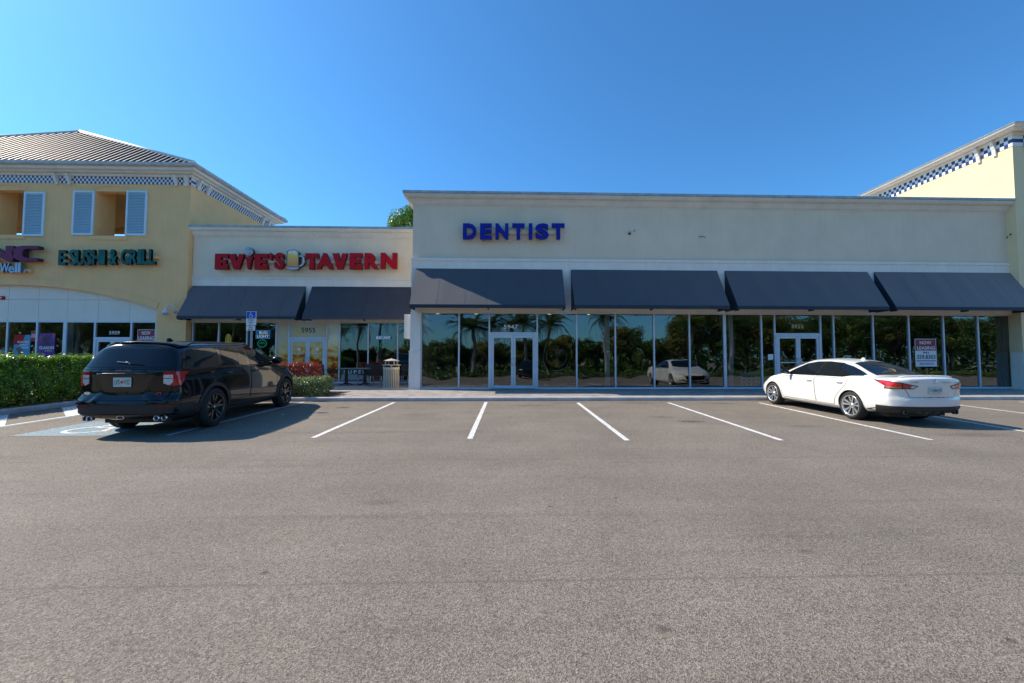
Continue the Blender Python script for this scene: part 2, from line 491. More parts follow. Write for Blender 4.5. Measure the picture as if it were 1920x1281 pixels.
class MB:
    def __init__(s):
        s.v = []
        s.f = []
        s.mi = []
        s.sm = []
        s.uv = {}

    def add(s, vs, fs, mi=0, smooth=False):
        k = len(s.v)
        s.v += [tuple(p) for p in vs]
        for f in fs:
            s.f.append(tuple(i + k for i in f))
            s.mi.append(mi)
            s.sm.append(smooth)
        return s

    def box(s, a, b, mi=0):
        x0, y0, z0 = a
        x1, y1, z1 = b
        vs = [(x0, y0, z0), (x1, y0, z0), (x1, y1, z0), (x0, y1, z0), (x0, y0, z1), (x1, y0, z1), (x1, y1, z1), (x0, y1, z1)]
        return s.add(vs, [(0, 3, 2, 1), (4, 5, 6, 7), (0, 1, 5, 4), (1, 2, 6, 5), (2, 3, 7, 6), (3, 0, 4, 7)], mi)

    def bbox(s, a, b, r=.01, mi=0):
        """box with chamfered edges"""
        x0, y0, z0 = a
        x1, y1, z1 = b
        bm = bmesh.new()
        bmesh.ops.create_cube(bm, size=1)
        for v in bm.verts:
            v.co = Vector(((x0 + x1) / 2 + v.co.x * (x1 - x0), (y0 + y1) / 2 + v.co.y * (y1 - y0), (z0 + z1) / 2 + v.co.z * (z1 - z0)))
        bmesh.ops.bevel(bm, geom=list(bm.edges), offset=r, segments=2, affect='EDGES', profile=.6)
        bm.verts.index_update()
        s.add([v.co[:] for v in bm.verts], [[v.index for v in f.verts] for f in bm.faces], mi)
        bm.free()
        return s

    def prism(s, poly, axis, a, b, mi=0, smooth=False, caps=True):
        """poly: 2D points, extruded along axis 'x','y','z' from a to b. poly axes: x->(y,z) y->(x,z) z->(x,y)"""
        n = len(poly)

        def P(p, t):
            return {'x': (t, p[0], p[1]), 'y': (p[0], t, p[1]), 'z': (p[0], p[1], t)}[axis]
        vs = [P(p, a) for p in poly] + [P(p, b) for p in poly]
        fs = [(i, (i + 1) % n, n + (i + 1) % n, n + i) for i in range(n)]
        s.add(vs, fs, mi, smooth)
        if caps:
            s.add([P(p, a) for p in poly], [tuple(range(n))][:1], mi)
            s.add([P(p, b) for p in poly], [tuple(reversed(range(n)))], mi)
        return s

    def tube(s, pts, r, n=8, mi=0, cap=True):
        pts = [Vector(p) for p in pts]
        rs = r if isinstance(r, (list, tuple)) else [r] * len(pts)
        k = len(s.v)
        prev = None
        for i, p in enumerate(pts):
            d = (pts[min(i + 1, len(pts) - 1)] - pts[max(i - 1, 0)])
            if d.length < 1e-9:
                d = Vector((0, 0, 1))
            d.normalize()
            if prev is None:
                u = d.orthogonal().normalized()
            else:
                u = (prev - d * prev.dot(d))
                if u.length < 1e-6:
                    u = d.orthogonal()
                u.normalize()
            prev = u
            q = d.cross(u)
            for j in range(n):
                a = 2 * pi * j / n
                s.v.append(tuple(p + (u * cos(a) + q * sin(a)) * rs[i]))
        for i in range(len(pts) - 1):
            for j in range(n):
                s.f.append((k + i * n + j, k + i * n + (j + 1) % n, k + (i + 1) * n + (j + 1) % n, k + (i + 1) * n + j))
                s.mi.append(mi)
                s.sm.append(n > 4)
        if cap:
            s.f.append(tuple(k + j for j in reversed(range(n))))
            s.mi.append(mi)
            s.sm.append(False)
            e = k + (len(pts) - 1) * n
            s.f.append(tuple(e + j for j in range(n)))
            s.mi.append(mi)
            s.sm.append(False)
        return s

    def lathe(s, prof, c=(0, 0, 0), axis='z', n=32, mi=0, smooth=True, closed=False):
        k = len(s.v)
        for (r, h) in prof:
            for j in range(n):
                a = 2 * pi * j / n
                if axis == 'z':
                    p = (c[0] + r * cos(a), c[1] + r * sin(a), c[2] + h)
                elif axis == 'x':
                    p = (c[0] + h, c[1] + r * cos(a), c[2] + r * sin(a))
                else:
                    p = (c[0] + r * cos(a), c[1] + h, c[2] + r * sin(a))
                s.v.append(p)
        m = len(prof)
        for i in range(m if closed else m - 1):
            for j in range(n):
                i2 = (i + 1) % m
                s.f.append((k + i * n + j, k + i * n + (j + 1) % n, k + i2 * n + (j + 1) % n, k + i2 * n + j))
                s.mi.append(mi)
                s.sm.append(smooth)
        return s

    def merge(s, o, mi=None):
        k = len(s.v)
        s.v += o.v
        for f, m_, sm in zip(o.f, o.mi, o.sm):
            s.f.append(tuple(i + k for i in f))
            s.mi.append(m_ if mi is None else mi)
            s.sm.append(sm)
        return s

    def build(s, name, mats, parent=None, fix=True, uvfn=None, local=False):
        me = bpy.data.meshes.new(name)
        o0 = Vector((0, 0, 0)) if local else (origin(parent) if parent is not None else Vector((0, 0, 0)))
        vs = [(v[0] - o0.x, v[1] - o0.y, v[2] - o0.z) for v in s.v]
        me.from_pydata(vs, [], s.f)
        if not isinstance(mats, (list, tuple)):
            mats = [mats]
        for m in mats:
            me.materials.append(getm(m))
        me.polygons.foreach_set('material_index', s.mi)
        me.polygons.foreach_set('use_smooth', s.sm)
        if uvfn:
            ul = me.uv_layers.new(name='UVMap')
            for li, lp in enumerate(me.loops):
                ul.data[li].uv = uvfn(s.v[lp.vertex_index])
        if fix:
            bm = bmesh.new()
            bm.from_mesh(me)
            bmesh.ops.recalc_face_normals(bm, faces=bm.faces)
            bm.to_mesh(me)
            bm.free()
        me.update()
        o = bpy.data.objects.new(name, me)
        C.objects.link(o)
        if parent is not None:
            o.parent = parent
        return o


def box(name, a, b, m, parent=None, bev=0):
    q = MB()
    if bev:
        q.bbox(a, b, bev)
    else:
        q.box(a, b)
    return q.build(name, m, parent)


def copy_tree(o, parent=None):
    c = o.copy()
    C.objects.link(c)
    c.parent = parent
    for ch in list(o.children):
        copy_tree(ch, c)
    return c


# ------------------------------------------------------------------ text
def text_mesh(ch, size=1.0, bold=0.0, ext=0.0, res=3, spacing=1.0):
    cu = bpy.data.curves.new('t', 'FONT')
    cu.body = ch
    cu.size = size
    cu.offset = bold
    cu.extrude = ext
    cu.resolution_u = res
    cu.space_character = spacing
    o = bpy.data.objects.new('t', cu)
    C.objects.link(o)
    bpy.context.view_layer.update()
    me = bpy.data.meshes.new_from_object(o.evaluated_get(bpy.context.evaluated_depsgraph_get()))
    bpy.data.objects.remove(o)
    return me


def fit_text(name, ch, x0, x1, z0, z1, y, m, parent, depth=.003, bold=0.0, plane='xz', side=None, spacing=1.0, flip=False, shear=0.0):
    """lettering scaled to fill a rectangle; front at y, going back by depth (plane xz, facing -Y)"""
    me = text_mesh(ch, 1.0, bold, .5 if depth > 0 else 0, spacing=spacing)
    xs = [v.co.x for v in me.vertices]
    ys = [v.co.y for v in me.vertices]
    zs = [v.co.z for v in me.vertices]
    ax, bx_, ay, by_ = min(xs), max(xs), min(ys), max(ys)
    az, bz = min(zs), max(zs)
    o0 = origin(parent)
    for v in me.vertices:
        u = (v.co.x - ax) / (bx_ - ax)
        t = (v.co.y - ay) / (by_ - ay)
        d = (bz - v.co.z) / max(bz - az, 1e-6)
        if plane == 'xz':
            X = x0 + (x1 - x0) * u + shear * (z1 - z0) * t
            p = Vector((X, y + d * depth, z0 + (z1 - z0) * t))
        else:
            p = Vector((x0 + (x1 - x0) * u, z0 + (z1 - z0) * t, y - d * depth))
        v.co = p - o0
    me.name = name
    me.materials.clear()
    me.materials.append(getm(m))
    if side:
        me.materials.append(getm(side))
    me.update()
    for p in me.polygons:
        front = abs(p.normal.y if plane == 'xz' else p.normal.z) > .9
        p.material_index = 0 if (front or not side) else 1
        p.use_smooth = False
    me.update()
    o = bpy.data.objects.new(name, me)
    C.objects.link(o)
    if parent is not None:
        o.parent = parent
    return o


def poly_letter(name, poly, x0, x1, z0, z1, y, m, parent, depth, side):
    pts = [(x0 + (x1 - x0) * p[0], z0 + (z1 - z0) * p[1]) for p in poly]
    q = MB()
    n = len(pts)
    q.add([(p[0], y, p[1]) for p in pts], [tuple(range(n))], 0)
    q.add([(p[0], y + depth, p[1]) for p in pts], [tuple(reversed(range(n)))], 1)
    q.add([(p[0], y, p[1]) for p in pts] + [(p[0], y + depth, p[1]) for p in pts], [(i, (i + 1) % n, n + (i + 1) % n, n + i) for i in range(n)], 1)
    return q.build(name, [m, side], parent)


def disc_pts(cx, cz, r, n=20, a0=0, a1=2 * pi):
    return [(cx + r * cos(a0 + (a1 - a0) * i / n), cz + r * sin(a0 + (a1 - a0) * i / n)) for i in range(n + (0 if abs(a1 - a0 - 2 * pi) < 1e-6 else 1))]


def strip2d(pts, wd):
    """flat band along a 2D polyline -> list of quads (2D)"""
    out = []
    P_ = [Vector(p) for p in pts]
    L, Rr = [], []
    for i, p in enumerate(P_):
        d = (P_[min(i + 1, len(P_) - 1)] - P_[max(0, i - 1)]).normalized()
        nn = Vector((-d.y, d.x)) * wd / 2
        L.append(p + nn)
        Rr.append(p - nn)
    for i in range(len(P_) - 1):
        out.append([L[i], L[i + 1], Rr[i + 1], Rr[i]])
    return out


def wheelchair(cx, cy, h, mapf):
    """access symbol as flat polygons; mapf turns (u,v) into 3D"""
    q = MB()

    def put(poly, k=0):
        q.add([mapf(cx + p[0] * h, cy + p[1] * h) for p in poly], [tuple(range(len(poly)))])
    put(disc_pts(-.08, .42, .075, 14))
    for st, wd in (([(-.07, .33), (-.05, .02), (.20, .02), (.30, -.28), (.38, -.25)], .075), ([(-.06, .17), (.16, .17)], .06),
                   ([(-.10 + .0, .12)] + disc_pts(.0, -.14, .27, 16, radians(130), radians(335)), .065)):
        for k in strip2d(st, wd):
            put([tuple(p) for p in k])
    return q


# ------------------------------------------------------------------ ground
KY = 13.45           # kerb face
SL = .024            # fall of the lot


def gz(y):
    return SL * max(-22, min(y, KY))


xs = [-700, -120, -60] + [-40 + 4 * i for i in range(21)] + [60, 120, 700]
ys = [-700, -200, -60, -22, -10, 0, 4, 8, 11, KY + .02]
q = MB()
q.add([(x, y, gz(y)) for y in ys for x in xs], [(j * len(xs) + i, j * len(xs) + i + 1, (j + 1) * len(xs) + i + 1, (j + 1) * len(xs) + i) for j in range(len(ys) - 1) for i in range(len(xs) - 1)])
tag(q.build('asphalt_lot', 'asphalt'), 'brown grey asphalt of the parking lot', kind='structure')
q = MB()
q.add([(-700, KY + .03, -.35), (700, KY + .03, -.35), (700, 900, -.35), (-700, 900, -.35)], [(0, 1, 2, 3)])
q.add([(-700, KY + .03, -.35), (700, KY + .03, -.35), (700, KY + .03, .25), (-700, KY + .03, .25)], [(0, 1, 2, 3)])
tag(q.build('ground', 'soil'), kind='structure')


def swz(y):
    return .446 + (y - KY) * .014


q = MB()
ysw = [KY + .16, 16, 20.2]
q.add([(x, y, swz(y)) for y in ysw for x in (-60, 60)] + [(-60, KY + .16, 0), (60, KY + .16, 0)], [(0, 1, 3, 2), (2, 3, 5, 4), (6, 7, 1, 0)])
tag(q.build('sidewalk', 'pavers'), 'paved walk in front of the shops', kind='structure')


# kerb in cast lengths
def kerb_profile(h=.125, wd=.16):
    return [(0, -.15), (0, h - .055), (.012, h - .02), (.035, h - .003), (.06, h), (wd, h), (wd, -.15)]


kroot = bpy.data.objects.new('kerb', None)
C.objects.link(kroot)
tag(kroot, 'concrete kerb along the shop walk', kind='structure')
x = -12.36
i = 0
while x < 34:
    L = 3.05
    zo = gz(KY) + random.uniform(-.003, .003)
    q = MB()
    prof = [(KY + a, zo + b) for a, b in kerb_profile()]
    q.prism(prof, 'x', x + .004, x + L - .004, 0)
    q.build('kerb_stone', 'kerb', kroot)
    x += L
    i += 1
# planted island at the left with its own kerb, running towards the camera
IX = -12.50
iroot = bpy.data.objects.new('island_kerb', None)
C.objects.link(iroot)
tag(iroot, 'kerb round the planted island beside the hedge', kind='structure')
y = 4.2
while y < KY - .1:
    y2 = min(y + 3.05, KY + .16)
    q = MB()
    vs = []
    prof = [(IX - a, b) for a, b in kerb_profile()]
    n = len(prof)
    for yy in (y + .004, y2 - .004):
        vs += [(a, yy, gz(min(yy, KY - .001)) + b) for a, b in prof]
    q.add(vs, [(k, (k + 1) % n, n + (k + 1) % n, n + k) for k in range(n)] + [tuple(range(n)), tuple(range(2 * n - 1, n - 1, -1))])
    q.build('kerb_stone', 'kerb', iroot)
    y = y2
q = MB()
q.add([(-60, 4.2, .2), (IX - .16, 4.2, .2), (IX - .16, KY + .15, .425), (-60, KY + .15, .425), (-60, 4.2, 0), (IX - .16, 4.2, 0)], [(0, 1, 2, 3), (4, 5, 1, 0)])
tag(q.build('planting_soil', 'soil'), 'dark mulch of the planted island', kind='structure')
q = MB()
q.add([(-8.9, KY + .165, .452), (-5.75, KY + .165, .452), (-5.75, 15.6, .482), (-8.9, 15.6, .482)], [(0, 1, 2, 3)])
q.add([(-15.4, KY + .165, .452), (-12.7, KY + .165, .452), (-12.7, 14.9, .470), (-15.4, 14.9, .470)], [(0, 1, 2, 3)])
tag(q.build('planting_bed', 'soil'), 'mulch bed under the kerbside shrubs', kind='structure')


# painted markings
def ground_quads(name, polys, m, label, dz=.004):
    q = MB()
    for p in polys:
        q.add([(a, b, gz(b) + dz) for a, b in p], [tuple(range(len(p)))])
    return tag(q.build(name, m), label, kind='structure')


def line_poly(x0, y0, x1, y1, wd=.1):
    d = Vector((x1 - x0, y1 - y0)).normalized()
    nn = Vector((-d.y, d.x)) * wd / 2
    k = 8
    out = []
    for i in range(k):
        a = Vector((x0, y0)).lerp(Vector((x1, y1)), i / k)
        b_ = Vector((x0, y0)).lerp(Vector((x1, y1)), (i + 1) / k)
        out.append([tuple(a + nn), tuple(b_ + nn), tuple(b_ - nn), tuple(a - nn)])
    return out


for (xa, ya, xb, yb) in [(-3.60, 7.93, -3.54, 13.16), (-.716, 7.77, -.717, 13.19), (2.116, 7.57, 2.108, 12.96), (4.903, 7.51, 4.917, 12.96), (7.663, 7.47, 7.735, 12.90), (10.31, 7.5, 10.62, 12.95), (13.3, 7.5, 13.42, 12.95), (16.1, 7.5, 16.2, 12.95), (19, 7.5, 19.1, 12.95)]:
    ground_quads('parking_line', line_poly(xa, ya, xb, yb), 'line_white', 'white stall line painted on the asphalt')
ground_quads('parking_line', line_poly(-6.43, 8.2, -6.34, 13.3, .09), 'line_white', 'white half of the accessible stall line')
ground_quads('blue_line', line_poly(-6.56, 8.2, -6.47, 13.3, .08), 'line_blue', 'blue half of the accessible stall line')
ground_quads('parking_line', line_poly(-10.62, 7.6, -10.66, 13.2, .10), 'line_white', 'white edge of the access aisle')
ground_quads('blue_line', line_poly(-10.46, 7.6, -10.50, 13.2, .09), 'line_blue', 'blue line beside the access aisle')
hatch = []
for y0 in (7.25, 8.95, 10.6, 12.2):
    hatch += [[(-10.69, y0 - .02), (-10.69, y0 + .40), (-12.44, y0 + 2.0), (-12.44, y0 + 1.58)]]
hatch = [p for p in hatch if p[2][1] < 13.4]
ground_quads('aisle_stripe', hatch, 'line_white', 'diagonal stripes of the access aisle', .004)
ground_quads('blue_square', [[(-9.3, 8.2 + k * .2), (-7.55, 8.2 + k * .2), (-7.55, 8.4 + k * .2), (-9.3, 8.4 + k * .2)] for k in range(8)], 'line_blue', 'blue painted square of the accessible stall', .004)
wq = wheelchair(-8.42, 9.0, 1.35, lambda u, v: (u, v, gz(v) + .008))
tag(wq.build('access_symbol', 'line_white', fix=False), 'white wheelchair symbol painted on the blue square', kind='structure')


# ------------------------------------------------------------------ common building bits
def cornice(name, x0, x1, y, z0, z1, proj, m, parent, left_return=None, capm=None):
    """stepped cornice profile facing -Y, with an optional return on the left side back to y=left_return"""
    H = z1 - z0
    prof = [(0, 0), (.05, 0), (.05, .10), (.16, .14), (.30, .30), (.42, .48), (.46, .50), (.46, .60), (.72, .66), (.86, .80), (.88, .82), (.88, 1.0)]
    prof = [(p * proj, z0 + h * H) for p, h in prof]
    q = MB()
    n = len(prof)
    path = [(x0, y, -1 if left_return else 0, -1), (x1, y, 0, -1)]
    rings = []
    if left_return:
        rings.append([(x0 - p, left_return, z) for p, z in prof])
    rings.append([(x0 - (p if left_return else 0), y - p, z) for p, z in prof])
    rings.append([(x1, y - p, z) for p, z in prof])
    for r in rings:
        q.v += r
    for i in range(len(rings) - 1):
        for k in range(n - 1):
            q.f.append((i * n + k, i * n + k + 1, (i + 1) * n + k + 1, (i + 1) * n + k))
            q.mi.append(0)
            q.sm.append(False)
    # flat top
    top = [r[-1] for r in rings]
    back = []
    if left_return:
        back = [(x0 + .3, left_return, z1), (x0 + .3, y + .3, z1), (x1, y + .3, z1)]
    else:
        back = [(x0, y + .3, z1), (x1, y + .3, z1)]
    for i in range(len(top) - 1):
        q.add([top[i], top[i + 1], back[i + 1], back[i]], [(0, 1, 2, 3)])
    q.build(name, m, parent)


def flashing(x0, x1, y, z, m, parent, left_return=None, step=3.05):
    x = x0
    while x < x1:
        xe = min(x + step, x1)
        box('cap_flashing', (x + .003, y, z), (xe - .003, y + .42, z + .085), m, parent)
        x = xe
    if left_return:
        box('cap_flashing', (x0, y + .424, z), (x0 + .42, left_return, z + .085), m, parent)


def pane(x0, x1, z0, z1, y, parent, m='shop_glass', bulge=0):
    q = MB()
    a = random.uniform(-.005, .005)
    b_ = random.uniform(-.004, .004)
    if bulge:
        nx, nz = 40, 60
        cx, cz = (x0 + x1) / 2, z0 + (z1 - z0) * .40
        vs = []
        for j in range(nz + 1):
            for i in range(nx + 1):
                xx, zz = x0 + (x1 - x0) * i / nx, z0 + (z1 - z0) * j / nz
                r2 = ((xx - cx) / .42) ** 2 + ((zz - cz) / .5) ** 2
                vs.append((xx, y + bulge * math.exp(-r2 * 1.6), zz))
        q.add(vs, [(j * (nx + 1) + i, j * (nx + 1) + i + 1, (j + 1) * (nx + 1) + i + 1, (j + 1) * (nx + 1) + i) for j in range(nz) for i in range(nx)], 0, True)
    else:
        q.add([(x0, y + a, z0), (x1, y - a, z0), (x1, y - a + b_, z1), (x0, y + a + b_, z1)], [(0, 1, 2, 3)])
    return q.build('window_pane', m, parent, fix=False)


def mullion(x, z0, z1, y, parent, wd=.055, m='alu'):
    return box('mullion', (x - wd / 2, y - .05, z0), (x + wd / 2, y + .05, z1), m, parent)


def double_door(xa, xb, z0, z1, y, parent, gm='shop_glass', bars=False, tint=None):
    """two leaves between xa and xb; each leaf: frame with pane, handle"""
    fr = MB()
    t = .06
    fr.box((xa, y - .06, z0), (xa + t, y + .06, z1))
    fr.box((xb - t, y - .06, z0), (xb, y + .06, z1))
    fr.box((xa + t, y - .06, z1 - t), (xb - t, y + .06, z1))
    fr.build('door_frame', 'alu', parent)
    mid = (xa + xb) / 2
    for a, b_, sgn in ((xa + t + .006, mid - .004, 1), (mid + .004, xb - t - .006, -1)):
        d = MB()
        st = .085
        d.box((a, y - .04, z0 + .01), (a + st, y + .04, z1 - t - .006))
        d.box((b_ - st, y - .04, z0 + .01), (b_, y + .04, z1 - t - .006))
        d.box((a + st, y - .04, z0 + .01), (b_ - st, y + .04, z0 + .13))
        d.box((a + st, y - .04, z1 - t - .10), (b_ - st, y + .04, z1 - t - .006))
        do = d.build('door', 'alu', parent)
        q = MB()
        q.add([(a + st, y, z0 + .13), (b_ - st, y, z0 + .13), (b_ - st, y, z1 - t - .10), (a + st, y, z1 - t - .10)], [(0, 1, 2, 3)])
        q.build('pane', gm, do, fix=False)
        hx = b_ - st / 2 if sgn > 0 else a + st / 2
        h = MB()
        zc = z0 + 1.05
        off = -sgn * .0
        h.tube([(hx, y - .04, zc - .14), (hx, y - .10, zc - .14), (hx - sgn * .03, y - .10, zc - .12), (hx - sgn * .03, y - .10, zc + .12), (hx, y - .10, zc + .14), (hx, y - .04, zc + .14)], .013, 6)
        h.build('handle', 'steel', do)
        if bars:
            box('push_bar', (a + st, y - .075, z0 + 1.02), (b_ - st, y - .045, z0 + 1.06), 'alu', do)


def awning(name_label, xl, xr, ywall, ztop, zbot, proj, valh, fm, vm, group):
    a = thing('awning', name_label, 'awning', ((xl + xr) / 2, ywall, zbot), group)
    yf = ywall - proj
    y0 = ywall - .02
    # fabric in strips between the ribs, slightly slack
    q = MB()
    nr = 5
    nx, nz = 40, 8
    vs = []
    for j in range(nz + 1):
        v = j / nz
        for i in range(nx + 1):
            u = i / nx
            rib = abs(math.sin(pi * u * nr))
            sag = .010 * rib * sin(pi * v)
            yy = y0 + (yf - y0) * v
            zz = ztop + (zbot + valh - ztop) * v
            vs.append((xl + (xr - xl) * u, yy + sag * .8, zz - sag * .6))
    q.add(vs, [(j * (nx + 1) + i, j * (nx + 1) + i + 1, (j + 1) * (nx + 1) + i + 1, (j + 1) * (nx + 1) + i) for j in range(nz) for i in range(nx)], 0, True)
    q.build('canopy', fm, a, fix=False)
    for k in range(1, 6):
        xx = xl + (xr - xl) * (k / 6 + .013 * ((k * 7) % 3 - 1))
        q = MB()
        q.tube([(xx, y0 - .002, ztop + .003), (xx, yf - .004, zbot + valh + .003)], .0018, 4)
        q.build('seam', fm, a)
    for xx, s in ((xl, 1), (xr, -1)):
        q = MB()
        q.prism([(y0, ztop - .01), (yf + .003, zbot + valh - .004), (yf + .003, zbot), (y0, zbot)], 'x', xx, xx + s * .006)
        q.build('side_panel', vm, a)
    q = MB()
    q.box((xl, yf - .008, zbot - .0), (xr, yf, zbot + valh))
    q.build('valance', vm, a)
    # tube frame and brackets under the fabric
    q = MB()
    q.tube([(xl + .02, yf + .04, zbot + .07), (xr - .02, yf + .04, zbot + .07)], .015, 6)
    q.tube([(xl + .02, y0 - .03, zbot + .5), (xr - .02, y0 - .03, zbot + .5)], .015, 6)
    for k in range(nr + 1):
        xx = xl + .03 + (xr - xl - .06) * k / nr
        q.tube([(xx, y0 - .03, ztop - .16), (xx, yf + .07, zbot + valh - .06)], .012, 6)
        q.tube([(xx, y0 - .03, zbot + .5), (xx, yf + .04, zbot + .07)], .012, 6)
    q.build('frame', 'black', a)
    for k in range(3):
        xx = xl + .05 + (xr - xl - .10) * k / 2
        q = MB()
        q.box((xx - .02, yf + .02, zbot - .035), (xx + .02, yf + .30, zbot + .05))
        q.build('bracket', 'black', a)
    return a


# ------------------------------------------------------------------ DENTIST building
YD = 16.5
ZH = 3.50      # head of the glazing
ZB = 5.60      # top of white band
xl = W(771, 500, YD)[0]
xr = 20.50
dent = thing('shop_building', 'long beige shop building with dark blue awnings and glass front', 'building', (xl, YD, .46))
zs = swz(YD)
box('wall', (xl + .05, YD, ZB), (xr, YD + .35, 7.75), 'beige', dent)
box('wall_band', (xl + .02, YD - .03, ZH), (xr, YD + .32, ZB), 'trimwhite', dent)
box('band_moulding', (xl - .01, YD - .07, ZB - .085), (xr, YD - .032, ZB + .02), 'trimwhite', dent)
box('side_wall', (xl + .05, YD + .353, .30), (xl + .35, 42, 7.75), 'cream', dent)
box('back_wall', (xl + .36, 41.7, .30), (34, 42, 7.7), 'beige', dent)
box('roof_deck', (xl + .36, YD + .36, 7.3), (34, 41.68, 7.4), 'capmetal', dent)
cornice('cornice', xl + .05, xr, YD, 7.70, 8.10, .36, 'corn', dent, left_return=30.0)
flashing(xl - .29, xr + .0, YD - .36, 8.103, 'capmetal', dent, left_return=30.0)
# pilaster at the left end
gl0 = W(788.7, 660, YD)[0]
q = MB()
q.box((xl, YD - .035, 1.98 + .0), (gl0, YD + .35, ZH - .002))
q.build('pilaster', 'trimwhite', dent)
box('pilaster_base', (xl - .03, YD - .07, .40), (gl0 + .01, YD + .36, 1.94), 'trimwhite', dent)
box('pilaster_moulding', (xl - .045, YD - .085, 1.942), (gl0 + .015, YD + .37, 1.978), 'trimwhite', dent)
box('side_wall', (xl + .06, YD + .352, .30), (xl + .3, YD + .50, 5), 'trimwhite', dent)
# glazing
YG = YD + .10
zsl = zs + .07
mx_px = [788.7, 860.6, 917.3, 1007.3, 1081, 1153.5, 1226, 1292.5, 1358.5, 1427.5, 1452.5, 1538.5, 1563, 1637, 1704, 1769, 1834, 1896]
mxs = [W(p, 660, YG)[0] for p in mx_px]
zdt = W(962, 626, YG)[1]
for i in range(len(mxs) - 1):
    a, b_ = mxs[i], mxs[i + 1]
    if i in (2, 10):
        pane(a, b_, zdt + .03, ZH - .03, YG, dent)
        box('transom', (a + .028, YG - .05, zdt), (b_ - .028, YG + .05, zdt + .055), 'alu', dent)
        double_door(a + .03, b_ - .03, zs + .012, zdt, YG - .01, dent, bars=(i == 10))
    else:
        pane(a, b_, zsl, ZH - .03, YG, dent, bulge=.016 if i == 3 else 0)
        box('sill', (a + .028, YG - .06, zs - .03), (b_ - .028, YG + .05, zsl), 'alu', dent)
for i, x in enumerate(mxs):
    mullion(x + (.028 if i == 0 else (-.028 if i == len(mxs) - 1 else 0)), zs - .02, ZH, YG, dent, .058 if i != 8 else .11)
box('head_rail', (mxs[0], YG - .052, ZH - .05), (mxs[-1], YG + .052, ZH - .001), 'alu', dent)
for i, (txt, px0, px1, r0, r1, mm) in enumerate([('5947', 944.4, 971.2, 609, 617, 'white_vinyl'), ('5935', 1483.8, 1506, 608.6, 615.8, 'gold_vinyl')]):
    x0, z1 = W(px0, r0, YG)
    x1, z0 = W(px1, r1, YG)
    fit_text('house_number', txt, x0, x1, z0, z1, YG - .008, mm, dent, .003, bold=.015)
box('end_jamb', (mxs[-1] - .02, YD - .03, .40), (xr, YD + .3, ZH - .002), 'yellow', dent)

# awnings
ga = 'navy awnings over the long shop front'
aw = [(780, 1054, 'leftmost navy awning, its left half bleached by direct sun'), (1070, 1343, 'navy awning over the windows left of the front steps gap, second from left on the long front'),
      (1357, 1624, 'navy awning above the glass door numbered 5935'), (1636, 1891, 'rightmost navy awning, ending at the yellow corner building')]
aw[1] = (1070, 1343, 'navy awning between the sunlit one and the one over door 5935')
for a, b_, lb in aw:
    x0 = W(a, 505, YD)[0]
    x1 = W(b_, 509, YD)[0]
    awning(lb, x0, x1, YD - .035, 5.20, 3.54, .95, .13, 'awning', 'valance', ga)


# sign letters
def sign_letters(root, specs, r0, r1, y, fm, sm, depth, bold=.03):
    for s_ in specs:
        ch, a, b_ = s_[:3]
        ra, rb = (s_[3], s_[4]) if len(s_) > 4 else (r0, r1)
        x0, z1 = W(a, ra, y)
        x1, z0 = W(b_, rb, y)
        po = s_[5] if len(s_) > 5 else None
        if po:
            poly_letter('letter', po, x0, x1, z0, z1, y, s_[6] if len(s_) > 6 else fm, root, depth, sm)
        else:
            fit_text('letter', ch, x0, x1, z0, z1, y, fm, root, depth, bold, side=sm)


sg = thing('shop_sign', 'DENTIST in big blue raised letters on the beige wall', 'sign', (0, YD, 6.6))
ys_ = YD - .28
k = 4.923
sign_letters(sg, [(c, 740 + a / k, 740 + b_ / k) for c, a, b_ in [('D', 630, 755), ('E', 788, 898), ('N', 930, 1050), ('T', 1085, 1200), ('I', 1238, 1272), ('S', 1300, 1425), ('T', 1452, 1570)]], 418.6, 448.6, ys_, 'blue_letter', 'navy_side', .14, .05)
x0, z1 = W(875, 430.5, YD - .1)
x1, z0 = W(1047, 439.5, YD - .1)
box('raceway', (x0, YD - .135, z0), (x1, YD - .002, z1), 'beige', sg)
q = MB()
x0, z1 = W(907, 449, YD - .15)
q.tube([(x0, YD - .1, z1 + .05), (x0, YD - .1, z1 - .04)], .03, 8)
q.build('conduit', 'black', sg)


def camera_thing(px, row, y, lb, dirx):
    x, z = W(px, row, y)
    t = thing('security_camera', lb, 'security camera', (x, y, z), 'security cameras on the facade')
    q = MB()
    q.lathe([(.0, -.03), (.05, -.03), (.05, 0)], (x - dirx * .02, y, z - .05), 'y', 14)
    q.build('mount', 'black', t)
    q = MB()
    q.tube([(x - dirx * .02, y - .02, z - .04), (x, y - .1, z + .04)], .012, 6)
    q.build('bracket', 'alu', t)
    q = MB()
    d = Vector((dirx * .16, -.12, -.05))
    p = Vector((x - dirx * .04, y - .10, z + .06))
    q.tube([p, p + d * .1, p + d], [.035, .04, .04], 10)
    q.build('housing', 'alu', t)
    q = MB()
    q.tube([p + d, p + d * 1.08], .034, 10)
    q.build('lens', 'gloss_black', t)


camera_thing(1181, 436, YD, 'small white security camera on the beige wall right of DENTIST', 1)
camera_thing(1888, 443, YD, 'small security camera at the right end of the beige wall', -1)
x0, z0 = W(1316, 445, YD)
q = MB()
q.tube([(x0 - .14, YD - .01, z0), (x0 - .1, YD - .04, z0 + .03), (x0 + .05, YD - .05, z0 + .02), (x0 + .12, YD - .02, z0 - .03)], .010, 6)
tag(q.build('loose_cable', 'black'), 'short black loose cable sticking out of the beige wall', 'cable')
